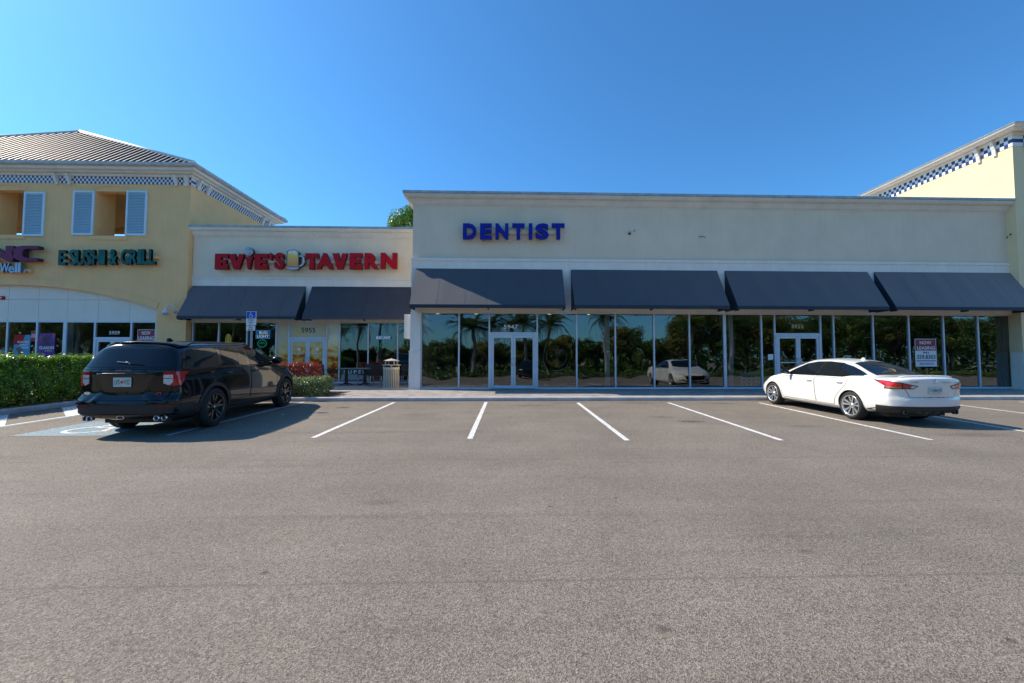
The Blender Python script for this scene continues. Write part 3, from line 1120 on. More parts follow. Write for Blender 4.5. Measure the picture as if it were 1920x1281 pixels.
# little lightning rods on the parapet
for px, lb in ((1220, 'leftmost white air terminal on the parapet'), (1361, 'middle white air terminal on the parapet'), (1499, 'rightmost white air terminal on the parapet')):
    x0, z0 = W(px, 362, YD)
    q = MB()
    q.tube([(x0, YD - .1, 8.188), (x0, YD - .1, 8.28)], .02, 6)
    q.tube([(x0 - .04, YD - .1, 8.19), (x0 + .04, YD - .1, 8.19)], .015, 6)
    tag(q.build('air_terminal', 'white_vinyl'), lb, 'lightning rod', 'air terminals on the parapet')

# interior of the long shop
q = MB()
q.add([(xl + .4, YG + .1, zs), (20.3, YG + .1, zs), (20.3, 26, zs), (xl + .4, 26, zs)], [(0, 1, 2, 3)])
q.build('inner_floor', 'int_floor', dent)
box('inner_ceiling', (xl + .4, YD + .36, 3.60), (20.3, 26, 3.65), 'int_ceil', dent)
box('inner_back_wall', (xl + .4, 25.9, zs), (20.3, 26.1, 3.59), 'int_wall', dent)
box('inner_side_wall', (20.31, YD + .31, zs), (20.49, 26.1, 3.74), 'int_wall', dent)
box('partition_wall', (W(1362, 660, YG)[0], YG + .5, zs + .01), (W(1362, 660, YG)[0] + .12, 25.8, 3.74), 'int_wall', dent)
for px, yy in ((1139, YG + .12), (1371, YG + .12)):
    x0 = W(px, 660, yy)[0]
    box('inner_column', (x0 - .09, yy, zs), (x0 + .09, yy + .2, 3.49), 'int_col', dent)
M['downlight'] = mat('downlight_glow', (.9, .85, .7), .4, var=0, emit=(1, .78, .45), estr=6.0)
for px, row in ((820, 587.5), (893, 587.5), (1030, 587.5), (1104, 588)):
    yy = 17.85
    x0 = W(px, row, yy)[0]
    t = thing('downlight', 'recessed ceiling light inside the shop, %s' % {820: 'behind the leftmost window', 893: 'left of door 5947', 1030: 'right of door 5947', 1104: 'beside the white inner column'}[px], 'ceiling light', (x0, yy, 3.6), 'recessed ceiling lights in the long shop')
    q = MB()
    q.lathe([(0, 0), (.085, 0)], (x0, yy, 3.585), 'z', 16)
    q.build('lamp_disc', 'downlight', t)
    q = MB()
    q.lathe([(.085, -.002), (.11, -.002), (.11, -.015), (.085, -.015)], (x0, yy, 3.598), 'z', 16)
    q.build('trim_ring', 'int_col', t)


def bar_table(x, y, lb):
    z = zs
    t = thing('bar_table', lb, 'table', (x, y, z), 'tall tables inside the long shop')
    box('tabletop', (x - .45, y - .3, z + 1.02), (x + .45, y + .3, z + 1.06), 'woodleg', t)
    for sx in (-.38, .38):
        for sy in (-.24, .24):
            box('leg', (x + sx - .02, y + sy - .02, z), (x + sx + .02, y + sy + .02, z + 1.02), 'woodleg', t)


bar_table(W(840, 690, 18.2)[0], 18.2, 'tall dark table behind the leftmost shop window')
bar_table(W(890, 690, 18.6)[0], 18.6, 'tall dark table just left of the glass door 5947')
bar_table(W(1050, 690, 18.4)[0], 18.4, 'tall dark table right of the glass door 5947')
x0 = W(1385, 700, 17.6)[0]
box_t = thing('display_cabinet', 'pale perforated cabinet behind the window left of door 5935', 'cabinet', (x0, 17.6, zs))
box('body', (x0, 17.5, zs), (x0 + .95, 17.9, zs + .62), 'int_col', box_t)
for i in range(4):
    for j in range(3):
        box('slot', (x0 + .12 + i * .2, 17.49, zs + .12 + j * .16), (x0 + .22 + i * .2, 17.499, zs + .15 + j * .16), 'black', box_t)
x0, z0 = W(1445, 670, YG - .02)
tag(box('notice', (x0 - .1, YG - .02, z0 - .1), (x0 + .1, YG - .01, z0 + .12), 'white_vinyl'), 'small white notice on the pane left of door 5935', 'notice')
# now leasing poster
x0, z1 = W(1714, 635.5, YG)
x1, z0 = W(1756, 687.5, YG)
po = thing('leasing_poster', 'NOW LEASING poster with 941 359.8303 in the right shop window', 'poster', ((x0 + x1) / 2, YG, z0))
box('sheet', (x0, YG - .02, z0), (x1, YG - .012, z1), 'white_vinyl', po)
hz = z1 - z0
box('red_field', (x0 + .02, YG - .024, z0 + hz * .575), (x1 - .02, YG - .0205, z1 - .02), 'red_vinyl', po)
box('red_rule', (x0 + .04, YG - .024, z0 + hz * .19), (x1 - .04, YG - .0205, z0 + hz * .22), 'red_vinyl', po)
fit_text('lettering', 'NOW', x0 + .2, x1 - .2, z0 + hz * .80, z0 + hz * .92, YG - .027, 'white_vinyl', po, .002, .02)
fit_text('lettering', 'LEASING', x0 + .08, x1 - .06, z0 + hz * .61, z0 + hz * .73, YG - .027, 'white_vinyl', po, .002, .02)
fit_text('lettering', '941', x0 + .32, x1 - .32, z0 + hz * .46, z0 + hz * .54, YG - .024, 'dark_vinyl', po, .002, .02)
fit_text('lettering', '359.8303', x0 + .06, x1 - .05, z0 + hz * .27, z0 + hz * .42, YG - .024, 'dark_vinyl', po, .002, .02)
fit_text('lettering', 'BENDERSON', x0 + .17, x1 - .14, z0 + hz * .07, z0 + hz * .13, YG - .024, 'blue_letter', po, .002, .0)

# white box on the sunlit side of the long building
x0, z1 = W(760, 590, YD + .3)
x1, z0 = W(768, 634.5, YD + .3)
tag(box('side_sign', (x0 - .02, YD + .2, z0), (xl + .04, YD + 1.3, z1), 'trimwhite', None, .01), 'white box sign fixed to the left side wall of the long shop', 'sign')

# ------------------------------------------------------------------ Evie's building
YE = 19.9
xe0 = W(361, 500, YE)[0]
xe1 = xl + .05
zse = swz(YE)
ZHE = W(560, 603.6, YE)[1]
ZBE = W(560, 521.5, YE)[1]
ZTE = 7.80
ev = thing('tavern_building', 'low cream tavern building between the yellow tower and the beige shop', 'building', (xe0, YE, .5))
box('wall', (xe0 + .0, YE, ZBE), (xe1, YE + .3, ZTE - .35), 'cream', ev)
box('wall_band', (xe0, YE - .03, ZHE + .0), (xe1 - .001, YE + .28, ZBE), 'trimwhite', ev)
box('band_moulding', (xe0, YE - .06, ZBE - .07), (xe1 - .002, YE - .032, ZBE + .02), 'trimwhite', ev)
cornice('cornice', xe0 + .0, xe1 - .02, YE, ZTE - .46, ZTE - .06, .34, 'corn_w', ev)
flashing(xe0, xe1 - .02, YE - .33, ZTE - .058, 'capmetal', ev)
box('roof_deck', (xe0, YE + .32, 7.2), (xe1 - .01, 42, 7.3), 'capmetal', ev)
YEG = YE + .08
em_px = [360, 410, 463, 517.8, 542, 613, 637, 690.6, 745.8]
ems = [W(p, 660, YEG)[0] for p in em_px] + [xe1 - .03]
zde = W(577, 634.8, YEG)[1]
zsle = zse + .08


def sunset_mat():
    m, n, l, b = nt('sunset_window_film')
    v = coords(n, l)
    sep = n.new('ShaderNodeSeparateXYZ')
    l.new(v, sep.inputs[0])
    f = noise(n, l, coords(n, l, (1.2, 1, 1.6)), 1.7, 7, .62)
    zz = n.new('ShaderNodeMapRange')
    l.new(sep.outputs[2], zz.inputs[0])
    zz.inputs[1].default_value = -.1
    zz.inputs[2].default_value = 2.9
    zz.inputs[3].default_value = 0
    zz.inputs[4].default_value = 1
    t = mathn(n, l, 'ADD', mathn(n, l, 'MULTIPLY', f, .95), mathn(n, l, 'MULTIPLY', zz.outputs[0], .62))
    t = mathn(n, l, 'SUBTRACT', t, .13)
    c = ramp(n, l, t, [(.30, (.06, .12, .015)), (.42, (.12, .02, .012)), (.52, (.42, .07, .012)), (.60, (.80, .34, .05)), (.70, (.85, .62, .24)), (.9, (.66, .64, .52))])
    l.new(c, b.inputs['Base Color'])
    b.inputs['Roughness'].default_value = .08
    b.inputs['Coat Weight'].default_value = 1
    MATS['sunset_film'] = m


sunset_mat()
for i in range(len(ems) - 1):
    a, b_ = ems[i], ems[i + 1]
    gm = 'sunset_film' if i in (3, 4, 5) else 'clear_glass'
    if i == 4:
        pane(a, b_, zde + .03, ZHE - .03, YEG, ev, gm)
        box('transom', (a + .028, YEG - .05, zde), (b_ - .028, YEG + .05, zde + .055), 'alu', ev)
        double_door(a + .03, b_ - .03, zse + .012, zde, YEG - .01, ev, gm)
    else:
        pane(a, b_, zsle, ZHE - .03, YEG, ev, gm)
        box('sill', (a + .028, YEG - .06, zse - .03), (b_ - .028, YEG + .05, zsle), 'alu', ev)
for i, x in enumerate(ems):
    mullion(x + (.03 if i == 0 else 0), zse - .02, ZHE, YEG, ev, .058)
box('head_rail', (ems[0], YEG - .052, ZHE - .05), (ems[-1], YEG + .052, ZHE - .001), 'alu', ev)
x0, z1 = W(565.5, 614.5, YEG)
x1, z0 = W(591.5, 624, YEG)
fit_text('house_number', '5955', x0, x1, z0, z1, YEG - .008, 'dark_vinyl', ev, .003, .015)
q = MB()
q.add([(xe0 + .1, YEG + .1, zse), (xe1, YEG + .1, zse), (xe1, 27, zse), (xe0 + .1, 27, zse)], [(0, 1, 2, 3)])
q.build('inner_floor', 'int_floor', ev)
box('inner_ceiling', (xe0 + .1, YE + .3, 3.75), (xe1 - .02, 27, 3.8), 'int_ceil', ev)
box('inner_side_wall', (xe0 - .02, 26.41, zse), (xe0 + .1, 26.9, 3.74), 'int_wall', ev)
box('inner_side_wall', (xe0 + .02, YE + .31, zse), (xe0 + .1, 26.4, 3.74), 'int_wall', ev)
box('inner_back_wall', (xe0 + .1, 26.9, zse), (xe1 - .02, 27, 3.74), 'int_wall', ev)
# door graphics: golf ball discs and lettering
for px in (558.5, 595):
    x0, z0 = W(px + (3 if px < 570 else 0), 655, YEG - .03)
    q = MB()
    q.lathe([(0, -.006), (.06, -.006), (.075, 0)], (x0, YEG - .05, z0), 'y', 18)
    q.build('ball_decal', 'white_vinyl', ev)
    fit_text('door_lettering', 'JOELUKE', x0 - .22, x0 + .22, z0 - .25, z0 - .17, YEG - .052, 'white_vinyl', ev, .002, .02)
ge = 'dark awnings over the tavern front'
x0 = W(362.8, 538, YE)[0]
x1 = W(574.8, 538, YE)[0]
zt_ = W(470, 537, YE)[1]
zb_ = W(470, 598.5, YE - .92)[1]
awning('dark navy awning nearest the yellow tower on the tavern', x0, x1, YE - .035, zt_, zb_, .9, .13, 'awning', 'valance', ge)
awning('tavern awning beside the beige building, painted grey for bounced light', W(586.3, 538, YE)[0], xe1 - .06, YE - .035, zt_, zb_, .9, .13, 'awning_bounce', 'valance_bounce', ge)

# Evie's sign
PE = [(0, 0), (1, 0), (.96, .30), (.46, .24), (.46, .40), (.86, .37), (.86, .63), (.46, .60), (.46, .77), (.96, .71), (1, 1), (0, 1)]
PV = [(0, 1), (.20, .97), (.40, 1), (.53, .45), (.66, 1), (.85, .97), (1, 1), (.68, 0), (.34, 0)]
PT = [(0, 1), (0, .66), (.34, .76), (.30, 0), (.70, 0), (.66, .76), (1, .66), (1, 1)]
PI_ = [(0, 1), (.25, .92), (.75, .92), (1, 1), (.80, .62), (.66, 0), (.36, .0), (.22, .62)]
PN = [(0, 0), (.28, 0), (.28, .52), (.72, 0), (1, 0), (1, 1), (.72, 1), (.72, .50), (.28, 1), (0, 1)]
PQ = [(.35, 1), (1, .72), (.55, .1), (.1, .45)]
sg = thing('tavern_sign', "EVIE'S TAVERN in big red raised letters with a beer mug", 'sign', (W(570, 490, YE)[0], YE, 6))
k = 4.3636


def ex(v): return 340 + v / k


def ey(v): return 440 + v / k


ysn = YE - .34
spec = [('E', ex(275), ex(380), ey(155), ey(284), PE), ('V', ex(385), ex(512), ey(155), ey(283), PV), ('I', ex(520), ex(583), ey(176), ey(283), PI_), ('E', ex(599), ex(706), ey(155), ey(283), PE),
        ("'", ex(710), ex(752), ey(145), ey(218), PQ), ('S', ex(762), ex(838), ey(147), ey(284)), ('T', ex(1013), ex(1118), ey(152), ey(285), PT), ('A', ex(1105), ex(1242), ey(150), ey(283)), ('V', ex(1234), ex(1357), ey(150), ey(283), PV),
        ('E', ex(1376), ex(1478), ey(150), ey(283), PE), ('R', ex(1498), ex(1612), ey(150), ey(281)), ('N', ex(1630), ex(1762), ey(148), ey(280), PN)]
spec = [s + ((None,) if len(s) == 5 else ()) for s in spec]
sign_letters(sg, spec, 0, 0, ysn, 'red_letter', 'red_side', .16, .055)
x0, z1 = W(ex(275), ey(205), YE - .15)
x1, z0 = W(ex(1755), ey(240), YE - .15)
box('raceway', (x0 + .1, YE - .175, z0), (x1 - .1, YE - .002, z1), 'cream', sg)
x0, z0 = W(ex(550), ey(140), ysn)
q = MB()
q.lathe([(0, -.05), (.12, -.045), (.19, -.02), (.205, 0)], (x0, ysn - .0, z0), 'y', 24)
q.build('microphone_head', mat('mic_mesh', (.42, .45, .47), .45, metal=.6, var=.5, scale=30, bump=.8, bscale=60), sg)
q = MB()
q.lathe([(.205, 0), (.205, .17), (0, .17)], (x0, ysn, z0), 'y', 24)
q.build('microphone_body', 'black', sg)


def mug_mat():
    m, n, l, b = nt('beer_print')
    v = coords(n, l)
    sep = n.new('ShaderNodeSeparateXYZ')
    l.new(v, sep.inputs[0])
    mr = n.new('ShaderNodeMapRange')
    l.new(sep.outputs[2], mr.inputs[0])
    zlo = W(570, 505, ysn)[1] - 6
    zhi = W(570, 470, ysn)[1] - 6
    mr.inputs[1].default_value = zlo
    mr.inputs[2].default_value = zhi
    mr.inputs[3].default_value = 0
    mr.inputs[4].default_value = 1
    f = mathn(n, l, 'ADD', mr.outputs[0], mathn(n, l, 'MULTIPLY', noise(n, l, v, 5, 4), .16))
    c = ramp(n, l, f, [(.10, (.6, .22, .10)), (.45, (.75, .35, .10)), (.80, (.72, .56, .10)), (.93, (.75, .72, .50)), (1.0, (.72, .76, .76))])
    l.new(c, b.inputs['Base Color'])
    b.inputs['Roughness'].default_value = .35
    MATS['beer'] = m


mug_mat()
mu = thing('beer_mug_sign', 'raised sign of a full beer mug between the two red words', 'sign', (W(550, 490, YE)[0], YE, 6))


def exy(a, b_, y): return W(ex(a), ey(b_), y)


body = [exy(a, b_, ysn - .06) for a, b_ in ((864, 140), (880, 128), (930, 122), (958, 140), (962, 165), (962, 272), (940, 290), (900, 292), (866, 284), (862, 200))]
x0, z0 = body[0]
q = MB()
q.prism(body, 'y', ysn - .06, ysn + .14)
q.build('backing', 'gloss_black', mu)
inn = [exy(a, b_, ysn - .065) for a, b_ in ((870, 145), (884, 132), (928, 127), (952, 143), (956, 166), (956, 264), (866, 262), (868, 200))]
q = MB()
q.prism(inn, 'y', ysn - .068, ysn - .061)
q.build('beer_face', 'beer', mu)
base = [exy(a, b_, ysn - .065) for a, b_ in ((866, 266), (956, 268), (962, 276), (940, 286), (900, 288), (868, 280))]
q = MB()
q.prism(base, 'y', ysn - .07, ysn - .061)
q.build('glass_base', mat('mug_glass', (.45, .52, .58), .2, var=.1), mu)
q = MB()
hc = exy(972, 218, ysn)
hpts = [exy(a, b_, ysn - .02) for a, b_ in ((962, 178), (985, 176), (999, 190), (1000, 225), (990, 246), (964, 262))]
q.tube([(p[0], ysn - .02, p[1]) for p in hpts], .045, 8)
q.build('handle', 'mug_glass', mu)
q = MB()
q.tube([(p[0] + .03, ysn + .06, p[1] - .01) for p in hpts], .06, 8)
q.build('handle_back_tube', 'gloss_black', mu).name = 'handle_return'  # thicker black tube set behind the handle


# neon beer signs, golden M, poster with lettering, window objects
def neon(px0, px1, r0, r1, lb, extra):
    x0, z1 = W(px0, r0, YEG - .03)
    x1, z0 = W(px1, r1, YEG - .03)
    t = thing('neon_sign', lb, 'neon sign', ((x0 + x1) / 2, YEG, z0), 'lit beer signs in the tavern windows')
    nb = mat('neon_blue', (.02, .15, .45), .4, var=0, emit=(.05, .35, 1), estr=.3)
    nw = mat('neon_white', (.6, .7, .5), .4, var=0, emit=(.8, .9, .7), estr=.25)
    ng = mat('neon_green', (.02, .35, .2), .4, var=0, emit=(.05, .8, .5), estr=.08)
    yy = YEG - .035
    q = MB()
    q.box((x0, yy + .002, z0), (x1, yy + .02, z1))
    q.build('panel', mat('neon_panel', (.02, .08, .22), .3, emit=(.02, .16, .45), estr=.08), t)
    q = MB()
    q.tube([(x0 + .02, yy - .01, z0 + .02), (x1 - .02, yy - .01, z0 + .02), (x1 - .02, yy - .01, z1 - .02), (x0 + .02, yy - .01, z1 - .02), (x0 + .02, yy - .01, z0 + .02)], .010, 6)
    q.build('tube', nb, t)
    h = z1 - z0
    if extra == 'two':
        fit_text('lettering', 'BUD', x0 + .16, x1 - .12, z0 + h * .55, z1 - .06, yy - .012, nw, t, .006, .0)
        fit_text('lettering', 'LIGHT', x0 + .07, x1 - .06, z0 + .06, z0 + h * .45, yy - .012, nw, t, .006, .0)
        q = MB()
        cx = (x0 + x1) / 2 - .03
        q.tube([(cx + .2 * cos(a), yy, z0 - .22 + .17 * sin(a)) for a in [2 * pi * i / 20 for i in range(21)]], .013, 6)
        q.tube([(cx - .12, yy, z0 - .25), (cx - .05, yy, z0 - .15), (cx, yy, z0 - .25), (cx + .06, yy, z0 - .15), (cx + .12, yy, z0 - .26)], .012, 6)
        q.build('green_tube', ng, t)
    else:
        fit_text('lettering', 'BUD LIGHT', x0 + .05, x1 - .05, z0 + .04, z1 - .04, yy - .012, nw, t, .006, .0)
        q = MB()
        cx = (x0 + x1) / 2
        q.tube([(cx + .12 * cos(a), yy, z0 - .25 + .14 * sin(a)) for a in [2 * pi * i / 16 for i in range(17)]], .012, 6)
        q.tube([(cx - .3, yy, z0 - .2), (cx - .22, yy, z0 - .35), (cx - .3, yy, z0 - .45)], .012, 6)
        q.build('green_tube', ng, t)


neon(480, 506.5, 619, 635.5, 'lit blue BUD LIGHT sign with green ring, left of tavern door', 'two')
neon(704, 734, 629.5, 637, 'narrow lit blue BUD LIGHT sign in the window behind the trash can', 'one')
x0, z0 = W(432, 641, YEG + .1)
t = thing('golden_m_figure', 'yellow arched figure hanging in the tavern window above the black car', 'decoration', (x0, YEG + .15, z0))  # golden M of plain plastic, gives no light
q = MB()
yel = mat('yellow_plastic', (.75, .45, .03), .4)
q.prism([(x0 - .14, z0 - .1), (x0 - .13, z0 + .2), (x0 - .07, z0 + .33), (x0, z0 + .37), (x0 + .07, z0 + .33), (x0 + .13, z0 + .2), (x0 + .14, z0 - .1)], 'y', YEG + .0 - .06, YEG - .02)
q.build('arch', yel, t)
for dx in (-.06, .06):
    box('slot', (x0 + dx - .012, YEG - .066, z0), (x0 + dx + .012, YEG - .061, z0 + .26), mat('brown_slot', (.2, .08, .01), .5), t)
x0, z1 = W(640, 692, YEG - .03)
x1, z0 = W(690, 712, YEG - .03)
t = thing('window_banner', 'low white and green banner reading SUPER behind the tavern table', 'banner', ((x0 + x1) / 2, YEG, z0))
box('sheet', (x0, YEG - .03, z0), (x1, YEG - .02, z1), mat('banner_green', (.05, .10, .06), .5), t)
box('lower_field', (x0 + .02, YEG - .034, z0 + .02), (x1 - .02, YEG - .031, z0 + (z1 - z0) * .48), mat('banner_grey', (.30, .34, .36), .5), t)
fit_text('lettering', 'SUPER', x0 + .12, x1 - .1, z0 + (z1 - z0) * .55, z1 - .06, YEG - .036, 'white_vinyl', t, .003, .01, spacing=1.6)
x0, z1 = W(589, 698, YEG - .03)
x1, z0 = W(604, 708, YEG - .03)
tag(box('notice', (x0, YEG - .04, z0), (x1, YEG - .03, z1), 'white_vinyl'), 'small white notice low on the pane right of the tavern door', 'notice')

# ------------------------------------------------------------------ left yellow tower building
YL = 19.65
xt = W(357, 345, YL)[0]
xa0 = W(293.7, 600, YL)[0]
ZTL = W(200, 344, YL)[1]
tw = thing('tower_building', 'yellow two storey tower building with white hip roof and blue shutters', 'building', (xt, YL, .5))
XLF = -34.5
xtl = xt + .03
cxa = W(15, 540, YL)[0]
# openings
zo1 = W(205, 359, YL)[1]
zo0 = W(205, 442, YL)[1]
ox = [(W(-62, 400, YL)[0], W(45, 400, YL)[0]), (W(178, 400, YL)[0], W(237, 400, YL)[0])]
ox[0] = (ox[0][1] - (ox[1][1] - ox[1][0]), ox[0][1])
ox.insert(0, (ox[0][0] - (ox[1][0] - ox[0][0]), ox[0][1] - (ox[1][0] - ox[0][0])))
q = MB()
XA, XB = XLF, xtl
zarch = []
Rr = 1.13
halfw = xa0 - cxa
zsp = W(293.7, 579, YL)[1]
zap = W(15, 534, YL)[1]
sag = zap - zsp
RA = (halfw ** 2 + sag ** 2) / (2 * sag)
NA = 40


def arch_z(x, extra=0.0):
    u = min(abs(x - cxa), halfw + extra * 1.3)
    r = RA + extra
    return zap - RA + sqrt(max(0, r * r - u * u))


# wall front, built as vertical strips between z limits
cols = []
edges = sorted(set([XA, XB] + [e for o_ in ox for e in o_]))
for a, b_ in zip(edges[:-1], edges[1:]):
    op = any(abs(a - o_[0]) < 1e-4 for o_ in ox)
    if op:
        q.box((a, YL, zo1), (b_, YL + .35, ZTL))
        q.box((a, YL, zap + .02), (b_, YL + .35, zo0))
    else:
        q.box((a, YL, zap + .02), (b_, YL + .35, ZTL))
# around the arch
n = NA
for i in range(n):
    xa_ = cxa - halfw + 2 * halfw * i / n
    xb_ = cxa - halfw + 2 * halfw * (i + 1) / n
    za, zb2 = arch_z(xa_), arch_z(xb_)
    q.add([(xa_, YL, za), (xb_, YL, zb2), (xb_, YL, zap + .02), (xa_, YL, zap + .02)], [(0, 1, 2, 3)])
    q.add([(xa_, YL, za), (xb_, YL, zb2), (xb_, YL + .35, zb2), (xa_, YL + .35, za)], [(0, 1, 2, 3)])
q.box((xa0, YL, .35), (XB, YL + .35, zap + .019))
q.box((XA, YL, .35), (cxa - halfw, YL + .35, zap + .019))
q.build('wall', 'yellow', tw, fix=False)
box('side_wall', (xtl - .35, YL + .352, .35), (xtl, 26.4, ZTL), 'yellow', tw)
box('upper_back_wall', (XLF, 26.1, W(220, 437, 26.1)[1]), (xtl - .36, 26.4, ZTL), 'inner', tw)
box('attic_ceiling', (XLF, YL + .36, zo1 + .25), (xtl - .36, 26.09, zo1 + .35), 'inner', tw)
for o_ in ox:
    for xx in (o_[0] - .18, o_[1] + .005):
        box('reveal_wall', (xx, YL + .352, zo0 - .2), (xx + .17, YL + 1.0, zo1 + .24), 'yellow', tw)
    box('reveal_sill', (o_[0] - .005, YL + .352, zo0 - .2), (o_[1] + .004, YL + 1.0, zo0 - .01), 'yellow', tw)
# arch trim as raised curved band
q = MB()
pr = .035
for i in range(n + 4):
    th0 = -math.asin((halfw) / RA) + (2 * math.asin(halfw / RA)) * i / (n + 4)
    th1 = -math.asin((halfw) / RA) + (2 * math.asin(halfw / RA)) * (i + 1) / (n + 4)
    zc = zap - RA
    P4 = []
    for th, r_ in ((th0, RA), (th1, RA), (th1, RA + .30), (th0, RA + .30)):
        P4.append((cxa + r_ * sin(th), zc + r_ * cos(th)))
    q.prism(P4, 'y', YL - pr, YL - .001)
q.build('arch_trim', 'yellow', tw, fix=False)
# opening trims
for o_ in ox[1:]:
    q = MB()
    c0 = (o_[0] + o_[1]) / 2
    hw = (o_[1] - o_[0]) / 2 + .08
    pts = [(c0 - hw + 2 * hw * i / 12, zo1 + .08 + .16 * (1 - ((i - 6) / 6) ** 2)) for i in range(13)]
    for i in range(12):
        q.prism([pts[i], pts[i + 1], (pts[i + 1][0], pts[i + 1][1] - .0 + .05), (pts[i][0], pts[i][1] + .05)], 'y', YL - .03, YL - .001)
    q.box((c0 - hw, YL - .03, zo0 - .16), (c0 + hw, YL - .001, zo0 - .02))
    q.box((c0 - hw - .03, YL - .04, zo0 - .2), (c0 + hw + .03, YL - .031 + .03, zo0 - .161))
    q.build('opening_trim', 'yellow', tw, fix=False)


# shutters
def shutter(px0, px1, ra, rb, lb):
    x0, z1 = W(px0, ra, YL - .05)
    x1, z0 = W(px1, rb, YL - .05)
    t = thing('shutter', lb, 'shutter', ((x0 + x1) / 2, YL, z0), 'blue louvred shutters on the tower')
    y0, y1 = YL - .07, YL - .005
    f = .075
    for nm, a, b_ in (('stile', (x0, y0, z0), (x0 + f, y1, z1)), ('stile', (x1 - f, y0, z0), (x1, y1, z1)), ('rail', (x0 + f, y0, z0), (x1 - f, y1, z0 + f)), ('rail', (x0 + f, y0, z1 - f), (x1 - f, y1, z1))):
        box(nm, a, b_, mat('shutter_frame', (.62, .78, .88), .5, var=.03), t)
    n_ = 27
    h = (z1 - z0 - 2 * f) / n_
    me = None
    for i in range(n_):
        za = z0 + f + i * h
        if me is None:
            q = MB()
            q.add([(x0 + f, y0 + .012, za + .004), (x1 - f, y0 + .012, za + .004), (x1 - f, y1 - .01, za + h * .95), (x0 + f, y1 - .01, za + h * .95),
                   (x0 + f, y0 + .012, za + .016), (x1 - f, y0 + .012, za + .016), (x1 - f, y1 - .01, za + h * .95 + .012), (x0 + f, y1 - .01, za + h * .95 + .012)],
                  [(0, 1, 2, 3), (4, 7, 6, 5), (0, 4, 5, 1), (3, 2, 6, 7), (0, 3, 7, 4), (1, 5, 6, 2)])
            o_ = q.build('louvre', 'shutter', t)
            me = o_
        else:
            c = me.copy()
            c.location = (0, 0, i * h)
            c.parent = t
            C.objects.link(c)
    box('backing', (x0 + f, y1 - .008, z0 + f), (x1 - f, y1, z1 - f), mat('shutter_dark', (.03, .09, .16), .7), t)


shutter(46, 80.5, 360, 443, 'blue louvred shutter at the left edge, right of the first opening')
shutter(138, 173.5, 357.5, 441, 'blue louvred shutter left of the full tower opening')
shutter(238, 273, 357.5, 442, 'blue louvred shutter right of the full tower opening')

# eaves: checker band, brackets, cornice, gutter, roof
ze = W(363, 306, 19.15)[1]           # gutter top
pj = .55
q = MB()
zb0, zb1 = ZTL - .02, ZTL + .31
sq = (zb1 - zb0) / 3
q.box((XLF, YL - .02, zb0), (xtl + .02, YL + .3, zb1))
q.build('checker_band', 'checker_tiles', tw, uvfn=lambda v: ((v[0] - xtl - .02) / (sq * .84) + .002, (v[2] - zb0) / sq * .999 + .0005))
q = MB()
q.box((xtl - .3, YL + .301, zb0), (xtl + .02, 26.4, zb1))
q.build('checker_band', 'checker_tiles', tw, uvfn=lambda v: ((v[1] - YL) / (sq * .84) + .002, (v[2] - zb0) / sq * .999 + .0005))


def eave_ring(prof, m, name, parent, x0, x1, y0, y1, segs=None):
    """profile (out,z) swept round front, right side and back of the rectangle"""
    q = MB()
    n = len(prof)
    rings = [[(x0 - p, y1 + p, z) for p, z in prof], [(x0 - p, y0 - p, z) for p, z in prof], [(x1 + p, y0 - p, z) for p, z in prof], [(x1 + p, y1 + p, z) for p, z in prof]]
    for r in rings:
        q.v += r
    for i in range(4):
        i2 = (i + 1) % 4
        for k in range(n - 1):
            q.f.append((i * n + k, i * n + k + 1, i2 * n + k + 1, i2 * n + k))
            q.mi.append(0)
            q.sm.append(False)
    return q.build(name, m, parent)


zc0 = zb1
eave_ring([(.0, zc0), (.08, zc0), (.10, zc0 + .05), (.10, zc0 + .09), (.26, zc0 + .11), (.28, zc0 + .16), (.42, zc0 + .19), (.46, zc0 + .32), (.46, ze - .17)], 'corn_w', 'eave_cornice', tw, XLF, xtl, YL, 26.4)
eave_ring([(.46, ze - .168), (.54, ze - .168), (.60, ze - .13), (.60, ze - .012), (.56, ze - .012), (.56, ze - .05), (.46, ze - .06)], mat('weathered_gutter', (.52, .53, .52), .55, var=.15, scale=5, streak=.7), 'gutter', tw, XLF, xtl, YL, 26.4)


def bracket(x, y, side, parent, m='corn_w', h=.46, topz=None, wd=.12):
    q = MB()
    tz = topz
    prof = [(0, tz), (-.20, tz), (-.20, tz - .10), (-.16, tz - .14), (-.12, tz - .26), (-.07, tz - .36), (-.06, tz - h), (0, tz - h)]
    if side == 'front':
        q.prism([(y + a, z) for a, z in prof], 'x', x - wd / 2, x + wd / 2)
    elif side == 'right':
        q.prism([(x - a, z) for a, z in prof], 'y', y - wd / 2, y + wd / 2)
    else:
        q.prism([(x + a, z) for a, z in prof], 'y', y - wd / 2, y + wd / 2)
    q.build('eave_bracket', m, parent)


for px in (99, 123.5, 325.5, 345.5):
    bracket(W(px, 340, YL - .2)[0], YL - .022, 'front', tw, topz=zb1 + .05)
for yy in (20.05, 20.65, 25.2, 25.8):
    bracket(xtl + .022, yy, 'right', tw, topz=zb1 + .05)
